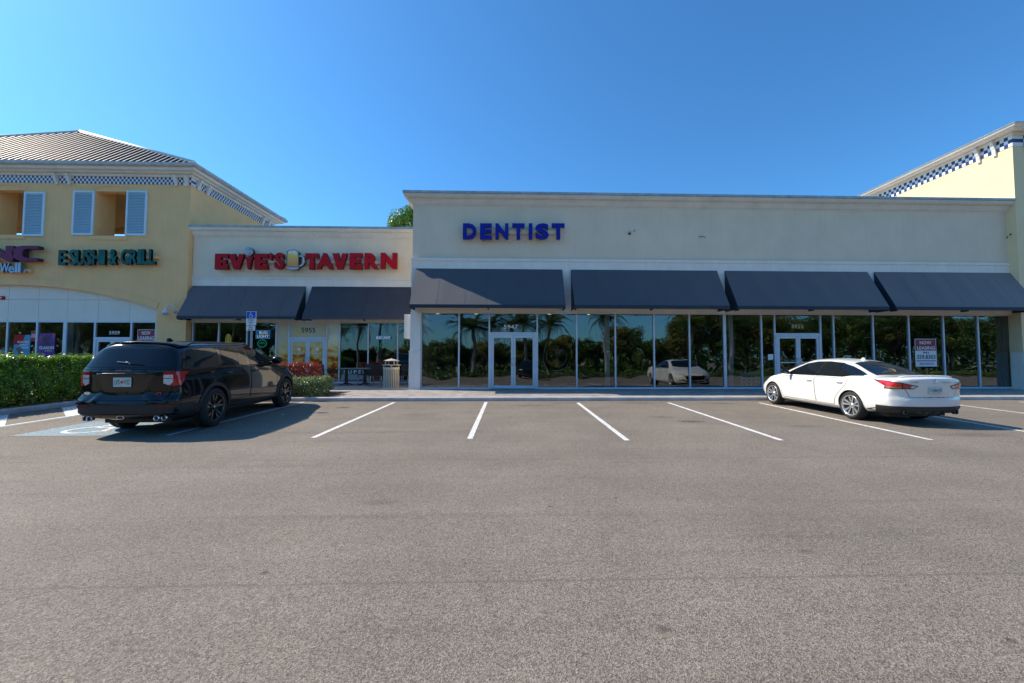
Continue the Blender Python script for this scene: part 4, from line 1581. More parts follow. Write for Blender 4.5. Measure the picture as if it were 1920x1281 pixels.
# roof
pkx, pkz = W(150, 249, 23.0)
xe_r = xtl + .50
xe_l = -34.9
ye_f, ye_b = YL - .50, 26.9
ez = ze - .03
pk = (pkx, 23.0, pkz)
q = MB()
q.add([(xe_l, ye_f, ez), (xe_r, ye_f, ez), pk], [(0, 1, 2)])
q.add([(xe_r, ye_f, ez), (xe_r, ye_b, ez), pk], [(0, 1, 2)])
q.add([(xe_r, ye_b, ez), (xe_l, ye_b, ez), pk], [(0, 1, 2)])
q.add([(xe_l, ye_b, ez), (xe_l, ye_f, ez), pk], [(0, 1, 2)])
q.add([(xe_l, ye_f, ez), (xe_l, ye_b, ez), (xe_r, ye_b, ez), (xe_r, ye_f, ez)], [(0, 1, 2, 3)])
roof = q.build('roof', 'roofmetal', tw)
nrm = Vector((0, -(pkz - ez), (23.0 - ye_f))).normalized()
x = xe_r - .2
while x > xe_l + .3:
    t = (xe_r - x) / (xe_r - pkx) if x > pkx else (x - xe_l) / (pkx - xe_l)
    t = min(t, 1)
    p0 = Vector((x, ye_f - .03, ez - .02))
    p1 = Vector((x, ye_f, ez)).lerp(Vector((x, 23.0, pkz)), t)
    q = MB()
    hh = .062
    wd0, wd1 = .03, .02
    q.add([p0 + Vector((-wd0, 0, 0)), p0 + Vector((wd0, 0, 0)), p0 + Vector((wd1, 0, 0)) + nrm * hh, p0 + Vector((-wd1, 0, 0)) + nrm * hh,
           p1 + Vector((-wd0, 0, 0)), p1 + Vector((wd0, 0, 0)), p1 + Vector((wd1, 0, 0)) + nrm * hh, p1 + Vector((-wd1, 0, 0)) + nrm * hh],
          [(0, 1, 2, 3), (7, 6, 5, 4), (1, 5, 6, 2), (3, 2, 6, 7), (0, 3, 7, 4), (0, 4, 5, 1)])
    q.build('seam_rib', 'roofrib_shade', roof)
    x -= .292
q = MB()
for a, b_ in (((xe_r, ye_f, ez), pk), ((xe_l, ye_f, ez), pk), ((xe_r, ye_b, ez), pk)):
    q.tube([Vector(a) + Vector((0, 0, .05)), Vector(b_) + Vector((0, 0, .06))], .085, 6)
q.build('hip_cap', mat('hip_cap_white', (.78, .76, .74), .5), roof)
nr2 = Vector(((pkz - ez), 0, (xe_r - pkx))).normalized()
y = ye_f + .3
while y < ye_b - .1:
    t = (y - ye_f) / (23.0 - ye_f) if y < 23 else (ye_b - y) / (ye_b - 23.0)
    p0 = Vector((xe_r + .02, y, ez - .0))
    p1 = Vector((xe_r, y, ez)).lerp(Vector((pkx, y, pkz)), t)
    q = MB()
    q.tube([p0 + nr2 * .03, p1 + nr2 * .03], .035, 4)
    q.build('seam_rib', 'roofrib_shade', roof)
    y += .5

# tympanum panels + storefront
YT = YL + .18
ZHT = W(150, 602.8, YT)[1]
ptj = [W(p, 590, YT)[0] for p in (-268, -212, -156, -100, -43, 15, 71.6, 126, 184, 243, 296)]
zj = W(100, 562, YT)[1]
for a, b_ in zip(ptj[:-1], ptj[1:]):
    for lo, hi in ((ZHT, zj), (zj, None)):
        za = arch_z(a) + .05 if hi is None else hi - .008
        zb2 = arch_z(b_) + .05 if hi is None else hi - .008
        if hi is None and (za < lo + .1 or zb2 < lo + .02):
            za, zb2 = max(za, lo + .02), max(zb2, lo + .02)
        q = MB()
        q.prism([(a + .007, lo + .004), (b_ - .007, lo + .004), (b_ - .007, zb2), (a + .007, za)], 'y', YT, YT + .08)
        q.build('wall_panel', 'panel', tw)
box('panel_backing', (ptj[0], YT + .02, ZHT), (ptj[-1], YT + .15, zap + .1), 'mortar', tw)
lm_px = [-266, -212, -156, -101, -43, 15, 70.5, 123, 179, 247, 293.5]
lms = [W(p, 630, YT)[0] for p in lm_px]
zlt = W(212, 634.7, YT)[1]
zsl_ = swz(YL) + .06
for i in range(len(lms) - 1):
    a, b_ = lms[i], lms[i + 1]
    if i == 8:
        pane(a, b_, zlt + .03, ZHT - .03, YT, tw, 'clear_glass')
        box('transom', (a + .028, YT - .05, zlt), (b_ - .028, YT + .05, zlt + .055), 'alu', tw)
        double_door(a + .03, b_ - .03, zsl_ - .05, zlt, YT - .01, tw, 'clear_glass')
    else:
        pane(a, b_, zsl_, ZHT - .03, YT, tw, 'clear_glass')
        box('sill', (a + .03, YT - .06, .5), (b_ - .03, YT + .05, zsl_), 'alu', tw)
for i, x in enumerate(lms):
    mullion(x, .5, ZHT, YT, tw, .075 if i != 7 else .15)
box('head_rail', (lms[0], YT - .052, ZHT - .05), (lms[-1], YT + .052, ZHT - .001), 'alu', tw)
x0, z1 = W(205, 620.8, YT)
x1, z0 = W(224.5, 627.6, YT)
fit_text('house_number', '5959', x0, x1, z0, z1, YT - .008, 'white_vinyl', tw, .003, .01)
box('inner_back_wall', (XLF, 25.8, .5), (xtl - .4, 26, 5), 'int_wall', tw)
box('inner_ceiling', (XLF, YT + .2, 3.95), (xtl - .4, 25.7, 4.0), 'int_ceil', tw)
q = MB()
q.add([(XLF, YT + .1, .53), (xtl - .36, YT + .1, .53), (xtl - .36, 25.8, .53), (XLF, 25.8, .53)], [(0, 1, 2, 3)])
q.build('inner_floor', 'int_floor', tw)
box('inner_column', (W(132, 640, YT + .6)[0] - .12, YT + .6, .53), (W(132, 640, YT + .6)[0] + .12, YT + .85, 3.94), 'int_col', tw)


# posters in the left windows
def poster(px0, px1, r0, r1, lb, mname, c1, c2, words, c3=None):
    x0, z1 = W(px0, r0, YT - .02)
    x1, z0 = W(px1, r1, YT - .02)
    t = thing('window_poster', lb, 'poster', ((x0 + x1) / 2, YT, z0), 'posters in the tower shop windows')
    m_, n_, l_, b_ = nt(mname)
    v = coords(n_, l_)
    f = noise(n_, l_, v, 2.2, 3)
    l_.new(ramp(n_, l_, f, [(.38, c1), (.52, c2), (.66, c3 or c1)]), b_.inputs['Base Color'])
    b_.inputs['Roughness'].default_value = .25
    MATS[mname] = m_
    box('sheet', (x0, YT - .02, z0), (x1, YT - .012, z1), mname, t)
    h = z1 - z0
    wd = x1 - x0
    for (s_, u0, u1, v0, v1, mm) in words:
        fit_text('lettering', s_, x0 + wd * u0, x0 + wd * u1, z0 + h * v0, z0 + h * v1, YT - .024, mm, t, .002, .02)
    return t, x0, x1, z0, z1


t, x0, x1, z0, z1 = poster(27, 55, 628, 676, 'red and blue SUMMER READY NOW poster in the tower shop window', 'summer_print', (.10, .35, .52), (.08, .30, .50), [('SUMMER', .22, .95, .68, .76, 'white_vinyl'), ('READY', .38, .9, .57, .65, 'white_vinyl'), ('NOW', .52, .9, .46, .54, 'white_vinyl')])
q = MB()
q.prism([(x0, z0 + (z1 - z0) * .62), (x0 + (x1 - x0) * .5, z0 + (z1 - z0) * .62), (x0 + (x1 - x0) * .66, z1), (x0, z1)], 'y', YT - .0225, YT - .0205)
q.build('red_field', 'red_letter', t)
q = MB()
q.prism([(x0 + .25 * (x1 - x0), z0), (x0 + .6 * (x1 - x0), z0), (x0 + .55 * (x1 - x0), z0 + .4 * (z1 - z0)), (x0 + .35 * (x1 - x0), z0 + .52 * (z1 - z0)), (x0 + .1 * (x1 - x0), z0 + .48 * (z1 - z0)), (x0 + .3 * (x1 - x0), z0 + .3 * (z1 - z0))], 'y', YT - .0225, YT - .0205)
q.build('figure_print', mat('print_brown', (.16, .08, .06), .4, var=.3), t)
t, x0, x1, z0, z1 = poster(74, 101.5, 625, 672, 'magenta and blue GLAXON poster in the tower shop window', 'glaxon_print', (.35, .04, .26), (.06, .04, .28), [('GLAXON', .02, .95, .36, .48, 'white_vinyl'), ('ENERGY', .4, .86, .27, .34, 'gold_vinyl')], (.50, .08, .16))
q = MB()
cx, cz = (x0 + x1) / 2 - .02, z0 + (z1 - z0) * .78
q.prism(disc_pts(cx, cz, .17, 16), 'y', YT - .0225, YT - .0205)
q.prism([(cx - .25, z0 + .5 * (z1 - z0)), (cx + .25, z0 + .5 * (z1 - z0)), (cx + .16, cz - .14), (cx - .16, cz - .14)], 'y', YT - .0225, YT - .0205)
q.build('figure_print', mat('print_plum', (.05, .02, .08), .4, var=.3), t)
poster(58.5, 66.5, 620, 640, 'small red 35% poster between the two large window posters', 'sale_print', (.40, .02, .03), (.45, .03, .04), [('35%', .1, .95, .35, .68, 'white_vinyl')])
x0, z1 = W(258.5, 618, YT - .02)
x1, z0 = W(290.5, 640, YT - .02)
po = thing('leasing_sign', 'maroon NOW LEASING sign in the window beside door 5959', 'sign', ((x0 + x1) / 2, YT, z0))
box('sheet', (x0, YT - .03, z0), (x1, YT - .02, z1), 'white_vinyl', po)
box('red_field', (x0 + .02, YT - .034, z0 + .02), (x1 - .02, YT - .0305, z1 - .02), 'red_vinyl', po)
h = z1 - z0
fit_text('lettering', 'NOW', x0 + .2, x1 - .2, z0 + h * .55, z0 + h * .85, YT - .037, 'white_vinyl', po, .002, .02)
fit_text('lettering', 'LEASING', x0 + .05, x1 - .04, z0 + h * .10, z0 + h * .42, YT - .037, 'white_vinyl', po, .002, .02)

# fire alarm box and gooseneck lamp
x0, z0 = W(6, 559, YT)
t = thing('fire_alarm', 'small red fire alarm bell on the white panels', 'alarm', (x0, YT, z0))
box('body', (x0 - .09, YT - .06, z0 - .08), (x0 + .09, YT - .002, z0 + .08), 'red_letter', t, .01)
box('lens', (x0 - .05, YT - .08, z0 - .02), (x0 - .0, YT - .061, z0 + .03), 'white_vinyl', t)
x0, z0 = W(319, 584, YL - .15)
lampw = mat('white_enamel', (.78, .79, .80), .35)
t = thing('wall_lamp', 'white gooseneck barn lamp on the yellow pillar', 'lamp', (x0, YL, z0))
q = MB()
q.lathe([(0, 0), (.07, 0), (.07, -.05), (.04, -.07)], (x0 + .14, YL, z0 - .02), 'y', 14)
q.build('wall_plate', lampw, t)
q = MB()
pts = [(x0 + .14, YL - .04, z0)]
for i in range(9):
    a = pi * i / 8
    pts.append((x0 + .14 * cos(a) * 1.0, YL - .12 - .10 * sin(a / 2), z0 + .16 + .16 * sin(a)))
pts.append((x0 - .14, YL - .24, z0 + .06))
q.tube(pts, .016, 8)
q.build('arm', lampw, t)
q = MB()
q.lathe([(.03, .14), (.05, .10), (.07, .02), (.08, 0), (.16, -.08), (.165, -.09), (.15, -.085)], (x0 - .14, YL - .24, z0), 'z', 20)
q.build('shade', lampw, t)
q = MB()
for zz in (-.10, -.14, -.18):
    q.tube([(x0 - .14 + .1 * cos(a), YL - .24 + .1 * sin(a), z0 + zz) for a in [2 * pi * i / 12 for i in range(13)]], .006, 5)
q.build('guard', 'steel', t)

# signs on the tower
k = 4.27
sg = thing('sushi_sign', 'E SUSHI & GRILL in green raised letters on the yellow wall', 'sign', (W(200, 480, YL)[0], YL, 6))
sp = []
for ch, a, b_, ra, rb in [('E', 468, 522, 1020, 1140), ('S', 553, 612, 1015, 1142), ('U', 612, 672, 1018, 1142), ('S', 676, 736, 1015, 1142), ('H', 742, 800, 1016, 1138), ('I', 806, 836, 1016, 1138), ('&', 872, 932, 1012, 1140), ('G', 966, 1030, 1012, 1138), ('R', 1038, 1094, 1014, 1136), ('I', 1102, 1128, 1014, 1136), ('L', 1136, 1186, 1012, 1134), ('L', 1192, 1240, 1012, 1134)]:
    sp.append((ch, a / k, b_ / k, 230 + ra / k, 230 + rb / k))
sign_letters(sg, sp, 0, 0, YL - .26, 'green_letter', 'green_side', .12, .03)
x0, z1 = W(118, 478.5, YL - .1)
x1, z0 = W(297, 485.5, YL - .1)
box('raceway', (x0, YL - .135, z0), (x1, YL - .002, z1), 'yellow', sg)
sg = thing('store_sign', 'purple GNC letters cut by the left edge, with Live Well. under them', 'sign', (W(30, 480, YL)[0], YL, 6))
y_ = YL - .4
sp = [('G', -84, -36, 460.5, 489.5), ('N', -28, 24, 460.5, 489.5)]
sign_letters(sg, sp, 0, 0, y_, 'purple', 'purple_side', .25, .06)
cpoly = [(1, 1), (1, .80), (.55, .80), (.44, .72), (.40, .5), (.44, .28), (.55, .20), (1, .20), (1, 0), (.40, 0), (.20, .06), (.06, .22), (0, .5), (.06, .78), (.20, .94), (.40, 1)]
x0, z1 = W(23, 460.5, y_)
x1, z0 = W(70, 489.5, y_)
poly_letter('letter', cpoly, x0, x1, z0, z1, y_, 'purple', sg, .25, 'purple_side')
x0, z1 = W(-90, 482, YL - .1)
x1, z0 = W(77, 489, YL - .1)
box('raceway', (x0, YL - .145, z0), (x1, YL - .002, z1), 'yellow', sg)
sp = [('W', 0, 16.5, 493, 511), ('e', 16, 26, 499, 511.5), ('l', 28, 32, 492, 511), ('l', 34, 38, 492, 511), ('.', 44, 47, 508, 511), ('L', -46, -36, 493, 511), ('i', -34, -31, 493, 511), ('v', -29, -20, 499, 511), ('e', -18, -9, 499, 511)]
sign_letters(sg, sp, 0, 0, YL - .26, 'paleblue', 'paleblue_side', .12, .02)
x0, z1 = W(-50, 504, YL - .1)
x1, z0 = W(58, 512, YL - .1)
box('raceway', (x0, YL - .13, z0), (x1, YL - .002, z1), 'yellow', sg)

# ------------------------------------------------------------------ right corner building
YR = 16.15
xR = W(1911, 520, YR)[0]
rb_ = thing('corner_building', 'tall pale yellow building at the right edge with blue checker frieze', 'building', (xR, YR, .4))
ZTR = W(1898.9, 274, YR)[1]
zer = W(1899, 228, 15.6)[1]
box('wall', (xR, YR, 2.0), (xR + 9, YR + .4, ZTR), 'yellow_r', rb_)
box('wall_base', (xR - .03, YR - .04, .35), (xR + 9, YR + .4, 1.96), 'trimwhite', rb_)
box('base_moulding', (xR - .05, YR - .06, 1.962), (xR + 9, YR + .41, 1.998), 'yellow_r', rb_)
box('side_wall', (xR, YR + .402, .35), (xR + .4, 23.0, ZTR), 'yellow_r', rb_)
box('back_wall', (xR + .41, 22.6, .35), (xR + 9, 23.0, ZTR), 'yellow_r', rb_)
sqr = .115
zr0, zr1 = ZTR, ZTR + 3 * sqr * 1.28
sqr = (zr1 - zr0) / 3
q = MB()
q.box((xR - .02, YR - .02, zr0), (xR + .3, 23.0, zr1))
q.build('checker_band', 'checker_tiles', rb_, uvfn=lambda v: ((v[1] - YR + .02) / sqr + .002, (v[2] - zr0) / sqr * .999 + .0005))
q = MB()
q.box((xR + .301, YR - .02, zr0), (xR + 9, YR + .3, zr1))
q.build('checker_band', 'checker_tiles', rb_, uvfn=lambda v: ((v[0] - xR - .301) / sqr + .002, (v[2] - zr0) / sqr * .999 + .0005))
z_ = zr1
dz = (zer - zr1)
eave_ring([(.0, z_), (.08, z_), (.10, z_ + .06), (.10, z_ + .12), (.24, z_ + .14), (.26, z_ + dz * .3), (.40, z_ + dz * .36), (.40, z_ + dz * .55), (.50, z_ + dz * .62), (.54, z_ + dz * .95)], 'corn_w', 'eave_cornice', rb_, xR, xR + 9, YR, 23.0)
eave_ring([(.0, z_ + dz * .952), (.57, z_ + dz * .952), (.57, zer), (.0, zer + .02)], 'capmetal', 'roof_edge', rb_, xR, xR + 9, YR, 23.0)
q = MB()
pk2 = (xR + 4.5, 19.6, zer + 2.2)
cs = [(xR - .5, YR - .5, zer - .0), (xR + 9.5, YR - .5, zer), (xR + 9.5, 23.5, zer), (xR - .5, 23.5, zer)]
for i in range(4):
    q.add([cs[i], cs[(i + 1) % 4], pk2], [(0, 1, 2)])
q.build('roof', 'roofmetal', rb_)
for yy in (16.75, 17.35):
    bracket(xR - .022, yy, 'left', rb_, topz=zr1 + .04, h=.62, wd=.13)
bracket(xR + .55, YR - .022, 'front', rb_, topz=zr1 + .04, h=.62, wd=.13)

# ------------------------------------------------------------------ foliage
def leaf_cloud(q, centers, count, size, flat=.0, up=.25):
    """centers: list of (cx,cy,cz,rx,ry,rz,weight); leaves near the surface of every lobe"""
    tot = sum(c[6] for c in centers)
    for c in centers:
        for _ in range(int(count * c[6] / tot)):
            v = Vector((random.gauss(0, 1), random.gauss(0, 1), random.gauss(0, 1))).normalized()
            r = random.uniform(.25, 1.25) ** .7
            p = Vector((c[0] + v.x * r * c[3], c[1] + v.y * r * c[4], c[2] + v.z * r * c[5]))
            add_leaf(q, p, v, size * random.uniform(.6, 1.3), up)


def add_leaf(q, p, v, s, up=.25):
    nrm = (v + Vector((random.uniform(-1, 1), random.uniform(-1, 1), random.uniform(-1, 1) + up)) * .8)
    if nrm.length < .01:
        nrm = Vector((0, 0, 1))
    nrm.normalize()
    a = nrm.orthogonal().normalized()
    a = (Matrix.Rotation(random.uniform(0, 6.28), 3, nrm) @ a)
    b_ = nrm.cross(a)
    k = len(q.v)
    q.v += [tuple(p - a * s * .5), tuple(p + b_ * s * .27), tuple(p + a * s * .55 + nrm * s * .08), tuple(p - b_ * s * .27)]
    q.f.append((k, k + 1, k + 2, k + 3))
    q.mi.append(0)
    q.sm.append(False)


def box_hedge(name, label, x0, x1, y0, y1, z0, z1, count, size, m, cat='hedge'):
    t = thing(name, label, cat, ((x0 + x1) / 2, (y0 + y1) / 2, z0))
    q = MB()
    cx, cy = (x0 + x1) / 2, (y0 + y1) / 2
    lx, ly, lz = (x1 - x0) / 2, (y1 - y0) / 2, (z1 - z0)
    rnd = random.Random(5)
    ph = [rnd.uniform(0, 6.28) for _ in range(8)]

    def bulge(a, b_):
        return .10 * sin(a * 3.1 + ph[0]) * sin(b_ * 2.2 + ph[4]) + .07 * sin(b_ * 4 + ph[1]) + .04 * sin(a * 11 + b_ * 7 + ph[2]) + .03 * sin(a * 23 + ph[3])
    areas = [('x', 2 * ly * lz), ('X', 2 * ly * lz), ('y', 2 * lx * lz), ('Y', 2 * lx * lz), ('t', 4 * lx * ly)]
    tot = sum(a[1] for a in areas)
    for s_, ar in areas:
        for _ in range(int(count * ar / tot)):
            u, v = random.uniform(-1, 1), random.uniform(-1, 1)
            dep = abs(random.gauss(0, .10))
            if s_ in 'xX':
                sg_ = -1 if s_ == 'x' else 1
                zz = z0 + (v * .5 + .5) * lz
                thin = 1 - .9 * max(0, 1 - (zz - z0) / (lz * .55)) * (.65 + .35 * sin(u * ly * 6 + lx))
                if random.random() > thin + .12:
                    continue
                yy = cy + u * ly
                b_ = bulge(yy, zz)
                under = .25 * max(0, 1 - (zz - z0) / (lz * .4))
                p = Vector((cx + sg_ * (lx - dep + b_ - under), yy, zz))
                nn = Vector((sg_, 0, .2))
            elif s_ in 'yY':
                sg_ = -1 if s_ == 'y' else 1
                zz = z0 + (v * .5 + .5) * lz
                thin = 1 - .9 * max(0, 1 - (zz - z0) / (lz * .55)) * (.65 + .35 * sin(u * ly * 6 + lx))
                if random.random() > thin + .12:
                    continue
                xx = cx + u * lx
                b_ = bulge(xx, zz)
                under = .25 * max(0, 1 - (zz - z0) / (lz * .4))
                p = Vector((xx, cy + sg_ * (ly - dep + b_ - under), zz))
                nn = Vector((0, sg_, .2))
            else:
                xx, yy = cx + u * lx, cy + v * ly
                p = Vector((xx, yy, z1 - dep * .6 + bulge(xx, yy) * .5 + .03 * sin(xx * 9 + yy * 7) + (random.random() ** 7) * .13))
                nn = Vector((0, 0, 1))
            add_leaf(q, p, nn, size * random.uniform(.6, 1.3))
    q.build('foliage', m, t, fix=False)
    q = MB()
    nst = max(3, int((x1 - x0) * (y1 - y0) * 4))
    for _ in range(nst):
        xx, yy = random.uniform(x0 + .15, x1 - .15), random.uniform(y0 + .15, y1 - .15)
        for _ in range(4):
            q.tube([(xx, yy, z0 - .05), (xx + random.uniform(-.1, .1), yy + random.uniform(-.1, .1), z0 + lz * .35), (xx + random.uniform(-.25, .25), yy + random.uniform(-.25, .25), z0 + lz * .75)], [.014, .010, .005], 5)
    tag(q.build('stems', 'bark', t, fix=False), kind='stuff')
    return t


box_hedge('hedge', 'long clipped green hedge on the island beside the black car', -14.9, -13.0, 5.2, 14.6, .36, 1.66, 66000, .085, 'hedge_leaf')
box_hedge('shrub', 'low variegated green shrub at the kerb in front of the tavern', -7.55, -6.08, 13.75, 14.7, .44, 1.02, 9000, .06, 'shrub_leaf', 'shrub')
box_hedge('shrub', 'red leaved shrub behind the green one by the tavern walk', -8.5, -6.85, 14.85, 15.6, .46, 1.46, 9000, .06, 'red_leaf', 'shrub')


def tree(name, label, x, y, z, h, crown, m, nleaf, size, lobes=9, group=None, cat='tree', trunk_r=.14, spread=1.0):
    t = thing(name, label, cat, (x, y, z), group)
    q = MB()
    zc = z + h - crown * .9
    cen = []
    limbs = []
    for i in range(lobes):
        a = 2 * pi * i / lobes + random.uniform(-.3, .3)
        rr = crown * random.uniform(.15, .75) * spread
        c = (x + rr * cos(a), y + rr * sin(a), zc + random.uniform(-.55, .6) * crown)
        s_ = crown * random.uniform(.2, .5)
        cen.append((c[0], c[1], c[2], s_, s_, s_ * .75, s_ * s_))
        limbs.append(c)
    leaf_cloud(q, cen, nleaf, size)
    q.build('crown', m, t, fix=False)
    q = MB()
    q.tube([(x, y, z - .1), (x + random.uniform(-.1, .1), y, z + h * .25), (x + random.uniform(-.15, .15), y + random.uniform(-.15, .15), zc)], [trunk_r, trunk_r * .75, trunk_r * .45], 8)
    for c in limbs:
        q.tube([(x, y, z + h * .28), (x + (c[0] - x) * .5, y + (c[1] - y) * .5, (z + h * .28 + c[2]) / 2 + .1), c], [trunk_r * .5, trunk_r * .3, trunk_r * .12], 5)
    q.build('trunk', 'bark', t, fix=False)
    return t


def frond_mesh():
    q = MB()
    L = 3.0
    n = 34
    for i in range(n):
        u = i / (n - 1)
        c = Vector((L * u, 0, .55 * sin(u * 1.7) * 1.2 - 2.1 * u * u * u))
        ln = .62 * sin(pi * min(1, u * .92 + .12)) + .08
        for s_ in (-1, 1):
            tip = c + Vector((.28 * ln, s_ * ln, -.42 * ln))
            b1 = c + Vector((.0, 0, 0))
            b2 = c + Vector((.07, 0, 0))
            q.add([b1, b2, tip], [(0, 1, 2)])
    q.tube([(L * u, 0, .55 * sin(u * 1.7) * 1.2 - 2.1 * u ** 3) for u in [i / 8 for i in range(9)]], [.03 * (1 - .8 * i / 8) for i in range(9)], 4)
    me = bpy.data.meshes.new('frond')
    me.from_pydata([tuple(v) for v in q.v], [], q.f)
    me.materials.append(MATS['palm_leaf'])
    return me


FR = frond_mesh()


def palm(x, y, z, h, label, lean=0.0, r=.17):
    t = thing('palm_tree', label, 'palm tree', (x, y, z), 'palms in the planting strip across the lot')
    q = MB()
    pts = [(x + lean * (i / 8) ** 1.5, y, z - .1 + h * i / 8) for i in range(9)]
    q.tube(pts, [r * 1.35] + [r] * 6 + [r * .8, r * .6], 10)
    q.build('trunk', 'palmbark', t)
    top = Vector(pts[-1])
    for i in range(30):
        o = bpy.data.objects.new('frond', FR)
        C.objects.link(o)
        o.parent = t
        o.location = top - Vector((x, y, z))
        o.rotation_euler = (0, random.uniform(-.9, .65), 2 * pi * i / 30 * 3.09)
        s_ = random.uniform(.75, 1.1)
        o.scale = (s_, s_, s_)
    return t


tree('tree', 'leafy green tree top rising behind the flat tavern roof', -7.5, 33, .4, 13.2, 2.3, 'hedge_leaf', 9000, .17, 12)

# what stands across the lot behind the camera and is mirrored in the shop windows
zb = gz(-22)
q = MB()
q.box((-90, -30, zb - .1), (80, -17.2, zb + .14))
tag(q.build('planting_strip', 'soil'), 'long planted strip across the parking lot', kind='structure')
q = MB()
rn = random.Random(3)
for i in range(16000):
    xx = rn.uniform(-88, 66)
    add_leaf(q, Vector((xx, rn.uniform(-18.7, -17.6), zb + .15 + rn.random() ** .7 * (.75 + .15 * sin(xx * 2.1)))), Vector((0, 1, .4)), .2)
tag(q.build('far_hedge', 'hedge_leaf', None, fix=False), 'hedge across the lot mirrored in the shop windows', kind='stuff')
random.seed(5)
pn = [(-6.6, -17.9, 5.6, .9), (-4.6, -18.3, 5.4, 0), (-2.1, -19.2, 5.8, 0), (.4, -19.0, 5.5, .2), (2.2, -18.6, 6.0, -.1), (5.0, -18.6, 5.8, 0), (12.1, -18.2, 6.6, 0), (22.3, -18.4, 5.8, 0), (27.5, -18.4, 6.2, .2), (-17.3, -18.4, 7.2, 0), (-21.4, -18.4, 6.6, .2), (-38, -18.0, 7.4, 0), (-57, -18.5, 7.4, -.2), (-13, -18.8, 5.6, .1)]
place = ['behind the leaning one', 'second one', 'third one']
for i, (a, b_, h, ln) in enumerate(pn):
    palm(a, b_, zb + .1, h + .7, 'palm mirrored %s' % ['in the leftmost pane, curved grey trunk leaning', 'in the second pane of the long shop', 'in the left leaf of door 5947', 'behind the numerals 5947', 'in the right leaf of door 5947', 'in the pane right of door 5947', 'beside the white inner column', 'in the pane before the second column, hanging fronds', 'just right of the second white column', 'in the tavern window left of the trash can', 'in the tavern window behind the table', 'in the window beside door 5959', 'in the window with the posters', 'at the right end of the tavern glass'][i], ln, .2 if i != 6 else .26)
tn = []
x = -82
i = 0
while x < 66:
    dense = x > 22 or x < -27
    h = random.uniform(8.0, 10.5) if dense else random.uniform(4.0, 5.6)
    if 13.5 < x < 18:
        h = 7.5
    yy = random.uniform(-24.5, -21) if dense else random.uniform(-27.5, -23.5)
    kind = random.random()
    mm = 'yellow_leaf' if kind < .38 else 'tree_leaf'
    word = 'yellow green' if kind < .38 else 'dark green'
    tree('broadleaf_tree', '%s tree of the belt across the lot, mirrored in the glass' % word, x, yy, zb, h, h * .36, mm, 6500 if dense else 5000, .24, 18, 'trees of the belt across the lot, %s' % word, trunk_r=.13)
    x += random.uniform(2.0, 2.8) if dense else random.uniform(2.0, 2.8)
    i += 1
q = MB()
rn = random.Random(8)
for i in range(42000):
    xx = rn.uniform(-120, 130)
    hh = 3.6 + 1.3 * sin(xx * .31) + .8 * sin(xx * 1.1 + 1) + (3.5 if xx > 30 else 0)
    add_leaf(q, Vector((xx, rn.uniform(-38, -31), zb + rn.random() ** .8 * hh)), Vector((0, 1, .5)), rn.uniform(.5, .9))
tag(q.build('far_wood', 'tree_leaf', None, fix=False), 'far belt of woodland beyond the lot', kind='stuff')

# ------------------------------------------------------------------ street furniture
# accessible parking sign
x0, z1 = W(462, 584, 14.1)
x1, z0 = W(479.5, 610, 14.1)
xc = (x0 + x1) / 2
t = thing('parking_sign', 'blue and white disabled parking sign on a post behind the car', 'sign', (xc, 14.1, .45))
q = MB()
q.prism([(xc - .035, 14.13), (xc + .035, 14.13), (xc + .035, 14.16), (xc + .02, 14.16), (xc + .02, 14.145), (xc - .02, 14.145), (xc - .02, 14.16), (xc - .035, 14.16)], 'z', .3, z1 - .05)
q.build('post', 'post', t)
zm_ = z1 - (z1 - z0) * .5
box('sign_plate', (x0, 14.10, z0), (x1, 14.125, z1), 'white_vinyl', t, .004)
box('blue_panel', (x0 + .012, 14.094, zm_), (x1 - .012, 14.0995, z1 - .012), 'sign_blue', t)
wq = wheelchair(xc, (zm_ + z1) / 2 - .01, .2, lambda u, v: (u, 14.092, v))
wq.build('access_symbol', 'white_vinyl', t, fix=False)
for i, (s_, a) in enumerate((('PARKING BY', .8), ('DISABLED', .7), ('PERMIT', .6), ('ONLY', .4))):
    hh = (zm_ - z0) / 4.2
    zz = zm_ - (i + 1) * hh
    fit_text('lettering', s_, xc - .12 * a, xc + .12 * a, zz + .012, zz + hh * .75, 14.097, 'dark_vinyl', t, .002, .01)
x0, z1 = W(461.5, 611, 14.1)
x1, z0 = W(477.5, 620, 14.1)
box('fine_plate', (x0, 14.10, z0), (x1, 14.125, z1), 'white_vinyl', t, .004)
fit_text('lettering', '$250', xc - .06, xc + .05, z0 + .08, z1 - .02, 14.097, 'dark_vinyl', t, .002, .01)
fit_text('lettering', 'FINE', xc - .08, xc + .07, z0 + .015, z0 + .06, 14.097, 'dark_vinyl', t, .002, .01)

# trash can
yc = 17.45
xc = W(733.5, 700, yc)[0]
zc = swz(yc)
t = thing('trash_can', 'beige slatted metal trash can with a rain bonnet by the wall corner', 'trash can', (xc, yc, zc))
R0 = .31
q = MB()
q.lathe([(0, .03), (R0 - .03, .03), (R0 - .03, .84), (R0 - .05, .84), (R0 - .05, .05), (0, .05)], (xc, yc, zc), 'z', 28)
q.build('liner', 'liner', t)
slat = None
ns = 26
for i in range(ns):
    a = 2 * pi * i / ns
    if slat is None:
        q = MB()
        q.box((R0 - .008, -.022, .02), (R0 + .004, .022, .80))
        q2 = MB()
        q2.v = [(v[0] + xc, v[1] + yc, v[2] + zc) for v in q.v]
        q2.f, q2.mi, q2.sm = q.f, q.mi, q.sm
        slat = q2.build('slat', 'can', t)
    else:
        c = slat.copy()
        c.parent = t
        c.rotation_euler = (0, 0, a)
        C.objects.link(c)
q = MB()
q.lathe([(R0 - .01, 0), (R0 + .015, 0), (R0 + .015, .03), (R0 - .01, .03)], (xc, yc, zc), 'z', 32, closed=True)
q.build('base_ring', 'can', t)
